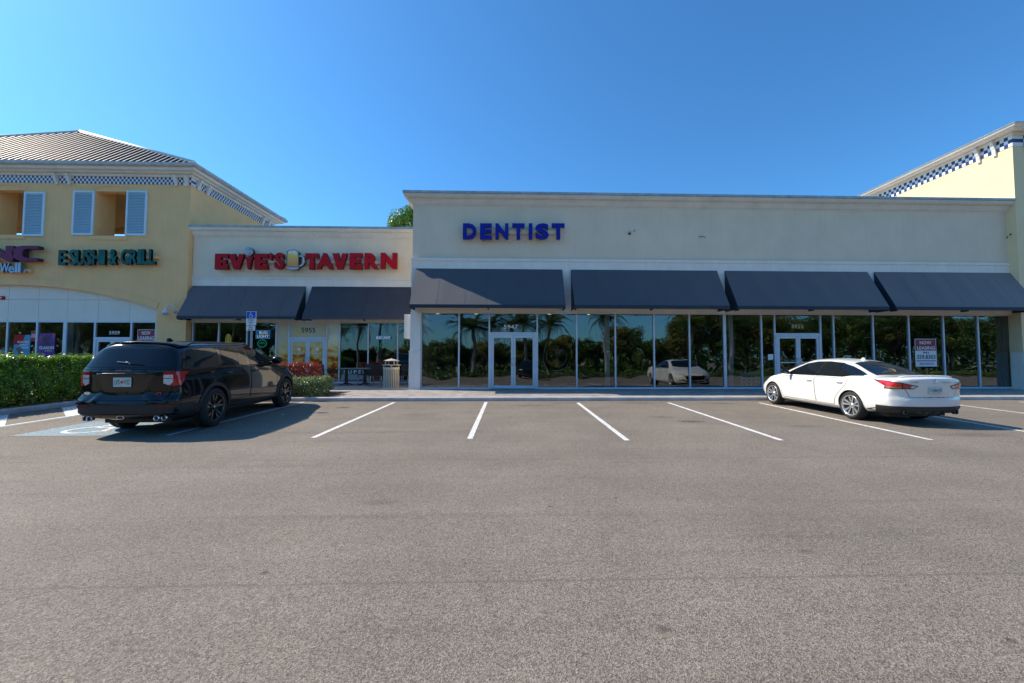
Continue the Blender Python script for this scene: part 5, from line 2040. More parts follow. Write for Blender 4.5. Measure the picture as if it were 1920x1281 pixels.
q = MB()
q.lathe([(R0 - .012, .72), (R0 + .018, .72), (R0 + .018, .83), (R0 - .012, .83)], (xc, yc, zc), 'z', 32, closed=True)
q.build('band', 'can', t)
q = MB()
q.lathe([(R0 - .14, .90), (R0 + .05, .90), (R0 + .07, .915), (R0 + .05, .935), (R0 - .14, .935)], (xc, yc, zc), 'z', 32, closed=True)
q.build('rim', 'can', t)
q = MB()
q.lathe([(0, 1.17), (.06, 1.165), (R0 - .02, 1.11), (R0 + .01, 1.09), (R0 + .01, 1.075), (0, 1.09)], (xc, yc, zc), 'z', 32)
q.tube([(xc, yc, zc + 1.16), (xc, yc, zc + 1.19)], .02, 8)
q.build('bonnet', 'can', t)
for i in range(4):
    a = 2 * pi * i / 4 + .7
    q = MB()
    q.box((xc + (R0 - .06) * cos(a) - .018, yc + (R0 - .06) * sin(a) - .018, zc + .93), (xc + (R0 - .06) * cos(a) + .018, yc + (R0 - .06) * sin(a) + .018, zc + 1.09))
    q.build('bonnet_post', 'can', t)
for i in range(4):
    a = 2 * pi * i / 4 + .3
    q = MB()
    q.box((xc + (R0 - .02) * cos(a) - .02, yc + (R0 - .02) * sin(a) - .02, zc + .83), (xc + (R0 - .02) * cos(a) + .02, yc + (R0 - .02) * sin(a) + .02, zc + .90))
    q.build('stay', 'can', t)

# tavern table and chairs
yt = 18.7
zt0 = swz(yt)
xa_ = W(636, 690, yt)[0]
xb_ = W(698, 690, yt)[0]
t = thing('patio_table', 'dark outdoor table with grey top in front of the tavern', 'table', ((xa_ + xb_) / 2, yt, zt0))
box('tabletop', (xa_, yt - .38, zt0 + .71), (xb_, yt + .38, zt0 + .75), 'tabletop', t, .008)
for fx in (.22, .78):
    xx = xa_ + (xb_ - xa_) * fx
    q = MB()
    q.box((xx - .05, yt - .05, zt0 + .06), (xx + .05, yt + .05, zt0 + .71))
    q.build('pedestal', 'woodleg', t)
    q = MB()
    for dx, dy in ((.3, .3), (-.3, .3), (.3, -.3), (-.3, -.3)):
        q.tube([(xx, yt, zt0 + .10), (xx + dx * .6, yt + dy, zt0 + .02)], [.035, .018], 6)
    q.build('foot', 'woodleg', t)


def chair(x, y, rz, lb):
    t = thing('patio_chair', lb, 'chair', (0, 0, 0), 'black chairs outside the tavern')
    z = 0
    q = MB()
    q.bbox((-.24, -.23, .43), (.24, .23, .47), .01)
    q.build('seat', 'wicker', t)
    q = MB()
    q.prism([(.20, .44), (.225, .44), (.29, .92), (.265, .92)], 'x', -.23, .23)
    q.build('backrest', 'wicker', t)
    for sx in (-1, 1):
        for yy0, yy1 in ((-.21, -.23), (.21, .25)):
            q = MB()
            q.tube([(sx * .22, yy0, .44), (sx * .24, yy1, 0)], .014, 6)
            q.build('leg', 'steel', t)
        q = MB()
        q.tube([(sx * .25, -.2, .44), (sx * .25, -.2, .66), (sx * .25, .24, .68)], .014, 6)
        q.build('armrest', 'woodleg', t)
    t.location = (x, y, swz(y))
    t.rotation_euler = (0, 0, rz)
    return t


chair(W(612, 700, 18.5)[0], 18.5, 2.5, 'black patio chair with its back to the lot, left of the tavern table')
chair(W(704, 700, 18.3)[0], 18.3, -2.7, 'black patio chair right of the tavern table, beside the trash can')
chair(W(686, 700, 19.2)[0], 19.2, -.3, 'black patio chair between tavern table and the glass')
chair(W(757, 700, 18.4)[0], 18.4, 2.0, 'black patio chair half hidden between trash can and pilaster')
chair(W(764, 700, 19.1)[0], 19.1, .4, 'black patio chair right behind the pilaster of the beige building')

# small litter on the asphalt
for i, (x_, y_, lb) in enumerate([(5.75, 4.4, 'single brown fallen leaf on the open asphalt'), (-5.6, 10.7, 'pale scrap in the shadow of the black car')]):
    q = MB()
    q.add([(x_ - .04, y_ - .015, gz(y_) + .008), (x_ + .03, y_ - .02, gz(y_) + .02), (x_ + .045, y_ + .02, gz(y_) + .012), (x_ - .03, y_ + .025, gz(y_) + .022)], [(0, 1, 2, 3)])
    tag(q.build('fallen_leaf' if i == 0 else 'paper_scrap', mat('leaf_brown', (.35, .14, .04), .8) if i == 0 else 'white_vinyl'), lb, 'leaf' if i == 0 else 'litter')


# ------------------------------------------------------------------ cars
def pchip(xs, ys):
    n = len(xs)
    h = [xs[i + 1] - xs[i] for i in range(n - 1)]
    d = [(ys[i + 1] - ys[i]) / h[i] for i in range(n - 1)]
    m = [0] * n
    m[0], m[-1] = d[0], d[-1]
    for i in range(1, n - 1):
        if d[i - 1] * d[i] <= 0:
            m[i] = 0
        else:
            w1, w2 = 2 * h[i] + h[i - 1], h[i] + 2 * h[i - 1]
            m[i] = (w1 + w2) / (w1 / d[i - 1] + w2 / d[i])

    def f(x):
        if x <= xs[0]:
            return ys[0]
        if x >= xs[-1]:
            return ys[-1]
        i = 0
        while x > xs[i + 1]:
            i += 1
        t = (x - xs[i]) / h[i]
        return ((2 * t ** 3 - 3 * t ** 2 + 1) * ys[i] + (t ** 3 - 2 * t ** 2 + t) * h[i] * m[i] + (-2 * t ** 3 + 3 * t ** 2) * ys[i + 1] + (t ** 3 - t ** 2) * h[i] * m[i + 1])
    return f


def chaikin(pts, it=2):
    for _ in range(it):
        out = [pts[0]]
        for a, b_ in zip(pts[:-1], pts[1:]):
            out.append((a[0] * .75 + b_[0] * .25, a[1] * .75 + b_[1] * .25))
            out.append((a[0] * .25 + b_[0] * .75, a[1] * .25 + b_[1] * .75))
        out.append(pts[-1])
        pts = out
    return pts


def lerp2(a, b_, t):
    return (a[0] + (b_[0] - a[0]) * t, a[1] + (b_[1] - a[1]) * t)


def toward(a, b_, d):
    L = math.hypot(b_[0] - a[0], b_[1] - a[1])
    return lerp2(a, b_, min(.45, d / max(L, 1e-6)))


class Car:
    def __init__(s, P, wheels, rw, deform):
        """P: dict of (ys, values) for zb wb zm wm zs ws zr wr zt"""
        s.f = {k: pchip([a for a, _ in v], [b_ for _, b_ in v]) for k, v in P.items()}
        s.y0 = P['zt'][0][0]
        s.y1 = P['zt'][-1][0]
        s.deform = deform
        s.wheels = wheels
        s.rw = rw
        s.make()

    def section(s, y):
        g = {k: f(y) for k, f in s.f.items()}
        p1 = (g['wb'] * .8, g['zb'])
        p2 = (g['wb'], g['zb'] + .05)
        p3 = (g['wm'], g['zm'])
        p4 = (g['ws'], g['zs'])
        p5 = (g['wr'], g['zr'])
        p6 = (g['wr'] * .62, g['zr'] + (g['zt'] - g['zr']) * .72)
        p7 = (0, g['zt'])
        pts = [(0, g['zb']), p1, p2, (p2[0] * .35 + p3[0] * .65 + .008, p2[1] * .55 + p3[1] * .45), p3, (p3[0] * .45 + p4[0] * .55 + .012, p3[1] * .4 + p4[1] * .6), toward(p4, p3, .035), toward(p4, p5, .035),
               (p4[0] * .5 + p5[0] * .5 + .015, p4[1] * .5 + p5[1] * .5), toward(p5, p4, .06), toward(p5, p6, .07), p6, p7]
        return chaikin(pts, 2)

    def make(s):
        ny = 90
        ys = [s.y0 + (s.y1 - s.y0) * i / ny for i in range(ny + 1)]
        rings = []
        for k, dy in ((.0, 0), (.2, 0), (.4, 0), (.6, 0), (.8, 0), (.93, 0), (.975, .012), (.99, .035)):
            rings.append((s.y0 + dy, k, s.y0 + dy))
        for y in ys:
            if y > s.y0 + .06 and y < s.y1 - .06:
                rings.append((y, 1, y))
        for k, dy in ((.99, .035), (.975, .012), (.93, 0), (.8, 0), (.6, 0), (.4, 0), (.2, 0), (.0, 0)):
            rings.append((s.y1 - dy, k, s.y1 - dy))
        V = []
        Fc = []
        n = None
        for (y, k, ysec) in rings:
            sec = s.section(ysec)
            zc = (sec[0][1] + sec[-1][1]) / 2
            half = [(x * k, zc + (z - zc) * k) for x, z in sec]
            ring = half + [(-x, z) for x, z in reversed(half[1:-1])]
            n = len(ring)
            for x, z in ring:
                V.append(s.deform(x, y, z))
        for i in range(len(rings) - 1):
            for j in range(n):
                Fc.append((i * n + j, i * n + (j + 1) % n, (i + 1) * n + (j + 1) % n, (i + 1) * n + j))
        bm = bmesh.new()
        vs = [bm.verts.new(v) for v in V]
        for f in Fc:
            try:
                bm.faces.new([vs[i] for i in f])
            except ValueError:
                pass
        bmesh.ops.remove_doubles(bm, verts=bm.verts, dist=1e-5)
        bmesh.ops.recalc_face_normals(bm, faces=bm.faces)
        s.bvh = BVHTree.FromBMesh(bm)
        s.bm = bm

    def body(s, m, parent):
        me = bpy.data.meshes.new('body')
        s.bm.to_mesh(me)
        me.materials.append(getm(m))
        me.materials.append(getm('black'))
        o = bpy.data.objects.new('body', me)
        C.objects.link(o)
        cut = MB()
        for wy in s.wheels:
            for sg in (-1, 1):
                q = MB()
                q.lathe([(0, .52), (s.rw, .52), (s.rw, 1.3), (0, 1.3)], (0, wy, s.rz), 'x', 40)
                if sg < 0:
                    q.v = [(-v[0], v[1], v[2]) for v in q.v]
                cut.merge(q)
        cme = bpy.data.meshes.new('c')
        cme.from_pydata(cut.v, [], cut.f)
        bm = bmesh.new()
        bm.from_mesh(cme)
        bmesh.ops.remove_doubles(bm, verts=bm.verts, dist=1e-5)
        bmesh.ops.recalc_face_normals(bm, faces=bm.faces)
        bm.to_mesh(cme)
        bm.free()
        cme.materials.append(getm('black'))
        co = bpy.data.objects.new('c', cme)
        C.objects.link(co)
        md = o.modifiers.new('b', 'BOOLEAN')
        md.operation = 'DIFFERENCE'
        md.solver = 'EXACT'
        md.object = co
        md.material_mode = 'TRANSFER'
        bpy.context.view_layer.update()
        new = bpy.data.meshes.new_from_object(o.evaluated_get(bpy.context.evaluated_depsgraph_get()))
        o.modifiers.clear()
        o.data = new
        new.name = 'body'
        bpy.data.objects.remove(co)
        for p in new.polygons:
            p.use_smooth = True
        # keep hard edge where wells meet the skin
        bm = bmesh.new()
        bm.from_mesh(new)
        for e in bm.edges:
            if len(e.link_faces) == 2 and e.link_faces[0].normal.angle(e.link_faces[1].normal, 0) > radians(38):
                e.smooth = False
        bm.to_mesh(new)
        bm.free()
        o.parent = parent
        return o

    rz = .33

    def cast(s, axis, a, b_):
        """axis 'L','R' side (a=y,b=z); 'B' rear,'F' front (a=x,b=z); 'T' top (a=x,b=y)"""
        if axis in ('DL', 'DR'):
            k = .70710678
            sg = 1 if axis == 'DL' else -1
            h = s.bvh.ray_cast(Vector((sg * (a * k - 3), -a * k - 3, b_)), Vector((sg * k, k, 0)))
            return h[0], h[1]
        o, d = {'L': ((-3, a, b_), (1, 0, 0)), 'R': ((3, a, b_), (-1, 0, 0)), 'B': ((a, -6, b_), (0, 1, 0)), 'F': ((a, 9, b_), (0, -1, 0)), 'T': ((a, b_, 4), (0, 0, -1))}[axis]
        h = s.bvh.ray_cast(Vector(o), Vector(d))
        return h[0], h[1]


    def patch(s, name, poly, axis, m, parent, off=.005, grid=.06, thick=.012, follow='n'):
        xs_ = [p[0] for p in poly]
        ys_ = [p[1] for p in poly]
        bm = bmesh.new()
        vs = [bm.verts.new((p[0], p[1], 0)) for p in poly]
        for tri in tessellate_polygon([[Vector((p[0], p[1], 0)) for p in poly]]):
            a_, b_, c_ = [Vector(poly[i]) for i in tri]
            if abs((b_ - a_).cross(c_ - a_)) > 1e-9:
                bm.faces.new([vs[i] for i in tri])
        for k, lo, hi in ((0, min(xs_), max(xs_)), (1, min(ys_), max(ys_))):
            c = lo + grid
            while c < hi - .002:
                nrm = (1, 0, 0) if k == 0 else (0, 1, 0)
                co = (c, 0, 0) if k == 0 else (0, c, 0)
                bmesh.ops.bisect_plane(bm, geom=bm.verts[:] + bm.edges[:] + bm.faces[:], plane_co=co, plane_no=nrm)
                c += grid
        bmesh.ops.remove_doubles(bm, verts=bm.verts, dist=1e-4)
        # project
        bad = []
        nmap = {}
        for v in bm.verts:
            p, nn = s.cast(axis, v.co.x, v.co.y)
            if p is None:
                bad.append(v)
                continue
            v.co = p + nn * off
            nmap[v] = nn.copy()
        if bad:
            bmesh.ops.delete(bm, geom=bad, context='VERTS')
        be = [e for e in bm.edges if len(e.link_faces) == 1]
        top_faces = list(bm.faces)
        if thick and be:
            r = bmesh.ops.extrude_edge_only(bm, edges=be)
            nv = [g for g in r['geom'] if isinstance(g, bmesh.types.BMVert)]
            for v in nv:
                best = None
                for e in v.link_edges:
                    o_ = e.other_vert(v)
                    if o_ in nmap and (o_.co - v.co).length < 1e-7:
                        best = nmap[o_]
                if best is None:
                    p, nn, _, _ = s.bvh.find_nearest(v.co)
                    best = nn
                v.co = v.co - best * (thick + off)
        for f in bm.faces:
            f.smooth = True
        bmesh.ops.recalc_face_normals(bm, faces=bm.faces)
        # make sure it faces outwards
        if top_faces and top_faces[0].is_valid:
            f = top_faces[len(top_faces) // 2]
            p, nn, _, _ = s.bvh.find_nearest(f.calc_center_median())
            if f.normal.dot(nn) < 0:
                bmesh.ops.reverse_faces(bm, faces=bm.faces)
        for e in bm.edges:
            if len(e.link_faces) == 2 and e.link_faces[0].normal.angle(e.link_faces[1].normal, 0) > radians(50):
                e.smooth = False
        me = bpy.data.meshes.new(name)
        bm.to_mesh(me)
        bm.free()
        me.materials.append(getm(m))
        o = bpy.data.objects.new(name, me)
        C.objects.link(o)
        o.parent = parent
        return o


def inset(poly, d):
    n = len(poly)
    A = sum(poly[i][0] * poly[(i + 1) % n][1] - poly[(i + 1) % n][0] * poly[i][1] for i in range(n))
    s_ = 1 if A > 0 else -1
    out = []
    for i in range(n):
        p0, p1, p2 = Vector(poly[i - 1]), Vector(poly[i]), Vector(poly[(i + 1) % n])
        e1 = (p1 - p0).normalized()
        e2 = (p2 - p1).normalized()
        n1 = Vector((-e1.y, e1.x)) * s_
        n2 = Vector((-e2.y, e2.x)) * s_
        b_ = (n1 + n2)
        if b_.length < .2:
            b_ = n1
        b_.normalize()
        k = d / max(.4, b_.dot(n1))
        out.append(tuple(p1 + b_ * k))
    return out


def smooth_poly(poly, it=1):
    p = list(poly)
    for _ in range(it):
        out = []
        n = len(p)
        for i in range(n):
            a, b_ = p[i], p[(i + 1) % n]
            out += [lerp2(a, b_, .15), lerp2(a, b_, .85)]
        p = out
    return p


def make_wheel(x, y, r, wd, rimr, kind, side, parent):
    """side +1: outer face at +x"""
    q = MB()
    xi = -wd / 2
    # inner dark barrel and brake
    q.lathe([(rimr - .01, -wd / 2 + .02), (rimr - .02, wd / 2 - .05), (0.0, wd / 2 - .075)], (0, 0, 0), 'x', 28)
    wv = q.build('wheel', 'black' if kind != 'silver' else mat('wheel_inner', (.008, .008, .009), .5), parent, local=True)
    q = MB()
    sh = wd / 2
    prof = [(rimr - .004, -sh + .02), (rimr + .01, -sh), (rimr + (r - rimr) * .55, -sh - .006), (r - .03, -sh + .012), (r - .006, -sh + .04), (r, -sh + .07), (r, -.015), (r - .008, -.01), (r - .008, .01), (r, .015), (r, sh - .07), (r - .006, sh - .04), (r - .03, sh - .012), (rimr + (r - rimr) * .55, sh + .006), (rimr + .01, sh), (rimr - .004, sh - .02)]
    q.lathe(prof, (0, 0, 0), 'x', 44)
    q.build('tyre', 'rubber', wv, local=True)
    q = MB()
    fx = sh - .035
    rim_m = 'rim_silver' if kind == 'silver' else 'rim_black'
    q.lathe([(rimr + .004, sh - .008), (rimr + .002, sh + .002), (rimr - .014, sh - .006), (rimr - .022, sh - .035), (rimr - .022, -sh + .04)], (0, 0, 0), 'x', 44)
    rb2 = q.build('rim_barrel', rim_m, wv, local=True)
    q = MB()
    ns_ = 5

    def spoke(a, w0, w1, twist=0.0, r0=.05, r1=None, x0=fx - .012, x1=fx + .012, th=.022):
        r1 = r1 or rimr - .012
        c, s__ = cos(a), sin(a)
        c2, s2 = cos(a + twist), sin(a + twist)

        def pt(rr, off, xx, cc, ss):
            return (xx, rr * cc - off * ss, rr * ss + off * cc)
        A = [pt(r0, -w0, x0, c, s__), pt(r0, w0, x0, c, s__), pt(r1, w1, x1, c2, s2), pt(r1, -w1, x1, c2, s2)]
        B = [(p[0] - th, p[1], p[2]) for p in A]
        q.add(A + B, [(0, 1, 2, 3), (7, 6, 5, 4), (0, 4, 5, 1), (1, 5, 6, 2), (2, 6, 7, 3), (3, 7, 4, 0)])
    for i in range(ns_):
        a = 2 * pi * i / ns_ + .3
        if kind == 'silver':
            spoke(a - .16, .010, .026, -.09)
            spoke(a + .16, .010, .026, .09)
        else:
            spoke(a - .10, .018, .020, -.12)
            spoke(a + .10, .018, .020, .12)
            spoke(a, .04, .022, 0, .04, rimr * .5)
    q.lathe([(.0, fx + .004), (.035, fx + .004), (.062, fx - .004), (.066, fx - .05)], (0, 0, 0), 'x', 20)
    q.build('rim', rim_m, wv, local=True)
    q = MB()
    q.lathe([(.0, fx + .012), (.026, fx + .010), (.030, fx + .003)], (0, 0, 0), 'x', 16)
    q.build('hub_cap', 'chrome' if kind == 'silver' else 'steel', wv, local=True)
    q = MB()
    q.lathe([(.0, .035), (rimr * .72, .035), (rimr * .72, .02), (0, .02)], (0, 0, 0), 'x', 28)
    q.build('brake_disc', 'plastic', wv, local=True)
    wv.location = (x, y, r)
    if side < 0:
        wv.rotation_euler = (0, 0, pi)
    return wv


def ring_patch(car, y, z, r0, r1, a0, a1, axis, m, parent, name, off=.012, n=26, thick=.03):
    q = MB()
    prev = None
    for i in range(n + 1):
        a = a0 + (a1 - a0) * i / n
        row = []
        for k, r_ in enumerate((r0, r0, (r0 + r1) / 2, r1, r1)):
            p, nn = car.cast(axis, y + r_ * cos(a), z + r_ * sin(a))
            if p is None:
                row = None
                break
            row.append(p + nn * (off if k in (1, 2, 3) else off - thick))
        if row:
            for v in row:
                q.v.append(tuple(v))
            k = len(q.v)
            if prev:
                for j in range(4):
                    q.f.append((k - 10 + j, k - 10 + j + 1, k - 5 + j + 1, k - 5 + j))
                    q.mi.append(0)
                    q.sm.append(False)
            prev = True
        else:
            prev = None
    return q.build(name, m, parent, local=True)


def seam(car, poly, axis, m, parent, name='door_gap', wd=.007, off=.009, step=.04, closed=True):
    """thin dark shut line laid along the outline"""
    pts = []
    n = len(poly)
    for i in range(n if closed else n - 1):
        a, b_ = Vector(poly[i]), Vector(poly[(i + 1) % n])
        k = max(1, int((b_ - a).length / step))
        for j in range(k):
            pts.append(a.lerp(b_, j / k))
    if not closed:
        pts.append(Vector(poly[-1]))
    q = MB()
    rows = []
    N = len(pts)
    for i, p in enumerate(pts):
        p0 = pts[(i - 1) % N] if closed or i else p
        p2 = pts[(i + 1) % N] if closed or i < N - 1 else p
        d = (p2 - p0).normalized()
        nn = Vector((-d.y, d.x)) * wd / 2
        a, na = car.cast(axis, (p + nn).x, (p + nn).y)
        b_, nb = car.cast(axis, (p - nn).x, (p - nn).y)
        rows.append(None if a is None or b_ is None else (a + na * off, b_ + nb * off))
    for i in range(N if closed else N - 1):
        r0_, r1_ = rows[i], rows[(i + 1) % N]
        if r0_ and r1_:
            q.add([r0_[0], r1_[0], r1_[1], r0_[1]], [(0, 1, 2, 3)])
    return q.build(name, m, parent, local=True)


def plate(parent, x, y, z, s, txt1, txt2, wd=.305, ht=.152):
    p = box('licence_plate', (x - wd / 2, y - .012, z - ht / 2), (x + wd / 2, y, z + ht / 2), 'plate', parent, .003)
    fit_text('lettering', txt1, x - wd * .43, x - wd * .10, z - ht * .24, z + ht * .26, y - .014, 'plate_txt', p, .002, .0)
    fit_text('lettering', txt2, x + wd * .10, x + wd * .43, z - ht * .24, z + ht * .26, y - .014, 'plate_txt', p, .002, .0)
    q = MB()
    q.prism(disc_pts(x, z, .028, 12), 'y', y - .0155, y - .0125)
    q.build('orange_emblem', 'orange', p)
    return p


# ---------------- white sedan
def sedan_deform(x, y, z):
    ax = abs(x) / .92
    # rear plan curve and profile
    fr = max(0, 1 - (y + 1.12) / .75)
    y2 = y + fr * fr * (.26 * ax ** 2.6)
    prof = 0
    if z > .62:
        prof += -.035 * min(1, (z - .62) / .35) + (.05 * max(0, (z - 1.02) / .1) if z > 1.02 else 0)
    else:
        prof += -.02
    if z < .42:
        prof += .07 * (.42 - z) / .2
    y2 += prof * fr
    ff = max(0, 1 - (3.78 - y) / .8)
    y2 -= ff * ff * (.34 * ax ** 2.2)
    if z > .55:
        y2 -= ff * .12 * (z - .55) / .2
    if z < .35:
        y2 -= ff * .05
    return (x, y2, z)


SP = dict(
    zb=[(-1.12, .30), (-.6, .24), (0, .19), (2.8, .18), (3.4, .19), (3.78, .22)],
    wb=[(-1.12, .76), (-.7, .84), (0, .86), (2.8, .86), (3.4, .80), (3.78, .64)],
    zm=[(-1.12, .60), (0, .60), (1.4, .58), (2.8, .60), (3.78, .50)],
    wm=[(-1.12, .86), (-.7, .905), (-.1, .925), (.6, .905), (1.4, .90), (2.4, .905), (2.85, .92), (3.3, .88), (3.78, .72)],
    zs=[(-1.12, .99), (-.5, 1.00), (.3, .985), (1.2, .95), (2.2, .92), (2.7, .88), (3.2, .79), (3.78, .64)],
    ws=[(-1.12, .78), (-.5, .82), (.2, .85), (1.2, .865), (2.2, .86), (2.8, .84), (3.3, .78), (3.78, .62)],
    zr=[(-1.12, 1.03), (-.85, 1.05), (-.55, 1.045), (-.15, 1.14), (.25, 1.265), (.6, 1.335), (1.1, 1.37), (1.6, 1.355), (1.95, 1.26), (2.35, 1.10), (2.66, .955), (3.0, .88), (3.4, .79), (3.78, .66)],
    wr=[(-1.12, .70), (-.6, .72), (-.15, .64), (.3, .585), (.8, .57), (1.5, .575), (1.9, .61), (2.35, .69), (2.66, .77), (3.2, .72), (3.78, .54)],
    zt=[(-1.12, 1.065), (-.95, 1.085), (-.55, 1.08), (-.40, 1.105), (.0, 1.26), (.35, 1.37), (.7, 1.425), (1.15, 1.445), (1.6, 1.425), (1.9, 1.355), (2.3, 1.17), (2.62, 1.02), (2.75, .985), (3.2, .905), (3.55, .82), (3.78, .68)])
Car.rz = .335
sc = Car(SP, (0, 2.825), .372, sedan_deform)
sed = thing('white_sedan', 'pearl white four door sedan parked nose to the kerb on the right', 'car')
sc.body('paint_white', sed)


def both(fn):
    for ax, sg in (('L', -1), ('R', 1)):
        fn(ax, sg)


mat('seam_grey', (.03, .03, .03), .8, var=0)
mat('fuel_seam', (.30, .30, .29), .8, var=0)
trim = [(2.36, .955), (2.05, 1.135), (1.72, 1.285), (1.40, 1.345), (1.0, 1.36), (.6, 1.335), (.25, 1.255), (-.02, 1.165), (-.26, 1.08), (-.22, 1.050), (.08, 1.035), (.30, .995), (.9, .985), (1.7, .965)]
wf = [(2.30, .968), (2.04, 1.12), (1.71, 1.27), (1.40, 1.33), (1.17, 1.345), (1.22, .985), (1.7, .975)]
wr_ = [(1.08, 1.348), (.85, 1.345), (.60, 1.322), (.36, 1.275), (.52, 1.005), (.9, .997), (1.13, .99)]
wq_ = [(.32, 1.265), (.10, 1.20), (-.06, 1.145), (-.10, 1.105), (.10, 1.055), (.30, 1.015), (.47, 1.01)]
door_f = [(2.42, .36), (2.44, .60), (2.40, .90), (1.20, .955), (1.155, .70), (1.10, .30), (2.36, .30)]
door_r = [(1.17, .955), (.35, .965), (.10, .975), (.16, .80), (.34, .62), (.47, .46), (.50, .30), (1.085, .30), (1.13, .62)]


def sed_side(ax, sg):
    sc.patch('window_trim', trim, ax, 'gloss_black', sed, .003, .08)
    for pl in (wf, wr_, wq_):
        sc.patch('side_window', pl, ax, 'car_glass', sed, .007, .07)
    for pl in (door_f, door_r):
        seam(sc, pl, ax, 'seam_grey', sed)
        d = sc.patch('door', inset(pl, .005), ax, 'paint_white', sed, .003, .05, .002)
        yh = 1.35 if pl is door_f else .34
        zh = .845 if pl is door_f else .865
        p, nn = sc.cast(ax, yh, zh)
        q = MB()
        q.tube([p + Vector((0, -.10, 0)), p + Vector((sg * .035, -.08, .004)), p + Vector((sg * .04, .06, .004)), p + Vector((0, .10, 0))], [.012, .016, .016, .012], 8)
        q.build('handle', 'paint_white', d, local=True)
    q = MB()
    pm, nn = sc.cast(ax, 2.12, .97)
    b0 = pm + Vector((sg * .02, 0, .03))
    q.tube([b0, b0 + Vector((sg * .09, -.01, .02))], [.03, .025], 8)
    for (dx, r_, dy) in ((.07, .03, 0), (.10, .065, 0), (.18, .075, -.01), (.24, .06, -.02), (.27, .02, -.03)):
        pass
    q.build('mirror_stalk', 'black', sed, local=True)
    q = MB()
    cc = b0 + Vector((sg * .17, 0, .045))
    nseg = 12
    rr = []
    for i in range(7):
        t = i / 6
        r_ = sin(pi * (.12 + .76 * t)) ** .6
        rr.append([(cc.x + sg * (-.11 + .22 * t), cc.y + .055 * r_ * cos(2 * pi * j / nseg) + .01, cc.z + .075 * r_ * sin(2 * pi * j / nseg)) for j in range(nseg)])
    for r_ in rr:
        q.v += r_
    for i in range(6):
        for j in range(nseg):
            q.f.append((i * nseg + j, i * nseg + (j + 1) % nseg, (i + 1) * nseg + (j + 1) % nseg, (i + 1) * nseg + j))
            q.mi.append(0)
            q.sm.append(True)
    q.f += [tuple(range(nseg)), tuple(range(6 * nseg, 7 * nseg))]
    q.mi += [0, 0]
    q.sm += [True, True]
    q.build('mirror', 'gloss_black', sed, local=True)
    # arch lips, sill, fuel door
    for wy in (0, 2.825):
        ring_patch(sc, wy, .335, .366, .384, radians(2), radians(178), ax, 'paint_white', sed, 'arch_lip', .007, 26, .02)
    sc.patch('side_sill', [(.42, .19), (2.40, .19), (2.42, .27), (.44, .29)], ax, 'paint_white', sed, .008, .12, .02)
    if ax == 'L':
        fp = smooth_poly([(-.62, .80), (-.42, .80), (-.40, .95), (-.60, .95)], 2)
        seam(sc, fp, ax, 'fuel_seam', sed, 'fuel_gap', .005)
        sc.patch('fuel_flap', inset(fp, .005), ax, 'paint_white', sed, .003, .08, .002)
    sc.patch('headlamp', [(3.08, .72), (3.3, .735), (3.62, .69), (3.7, .64), (3.55, .60), (3.3, .64)], ax, 'lamp_white', sed, .005, .05)


both(sed_side)
# rear
sc.patch('rear_window', [(-.60, -.40), (-.56, -.14), (-.50, .12), (-.45, .36), (0, .42), (.45, .36), (.50, .12), (.56, -.14), (.60, -.40), (.3, -.46), (-.3, -.46)], 'T', 'car_glass', sed, .006, .07)
sc.patch('windscreen', [(-.64, 2.48), (-.60, 2.2), (-.53, 1.86), (0, 1.80), (.53, 1.86), (.60, 2.2), (.64, 2.48), (.3, 2.58), (-.3, 2.58)], 'T', 'car_glass', sed, .006, .07)
seam(sc, [(-.72, 2.62), (-.70, 3.1), (-.60, 3.5), (0, 3.58), (.60, 3.5), (.70, 3.1), (.72, 2.62)], 'T', 'seam_grey', sed, 'bonnet_gap', closed=False)
sc.patch('bonnet', inset([(-.72, 2.62), (-.70, 3.1), (-.60, 3.5), (0, 3.58), (.60, 3.5), (.70, 3.1), (.72, 2.62), (.3, 2.72), (-.3, 2.72)], .006), 'T', 'paint_white', sed, .003, .08, .002)
bl = [(-.66, 1.045), (-.70, .97), (-.62, .86), (-.50, .64), (.50, .64), (.62, .86), (.70, .97), (.66, 1.045)]
seam(sc, bl[1:-1], 'B', 'seam_grey', sed, 'boot_gap', closed=False)
boot = sc.patch('boot_lid', inset(bl, .006), 'B', 'paint_white', sed, .003, .05, .002)
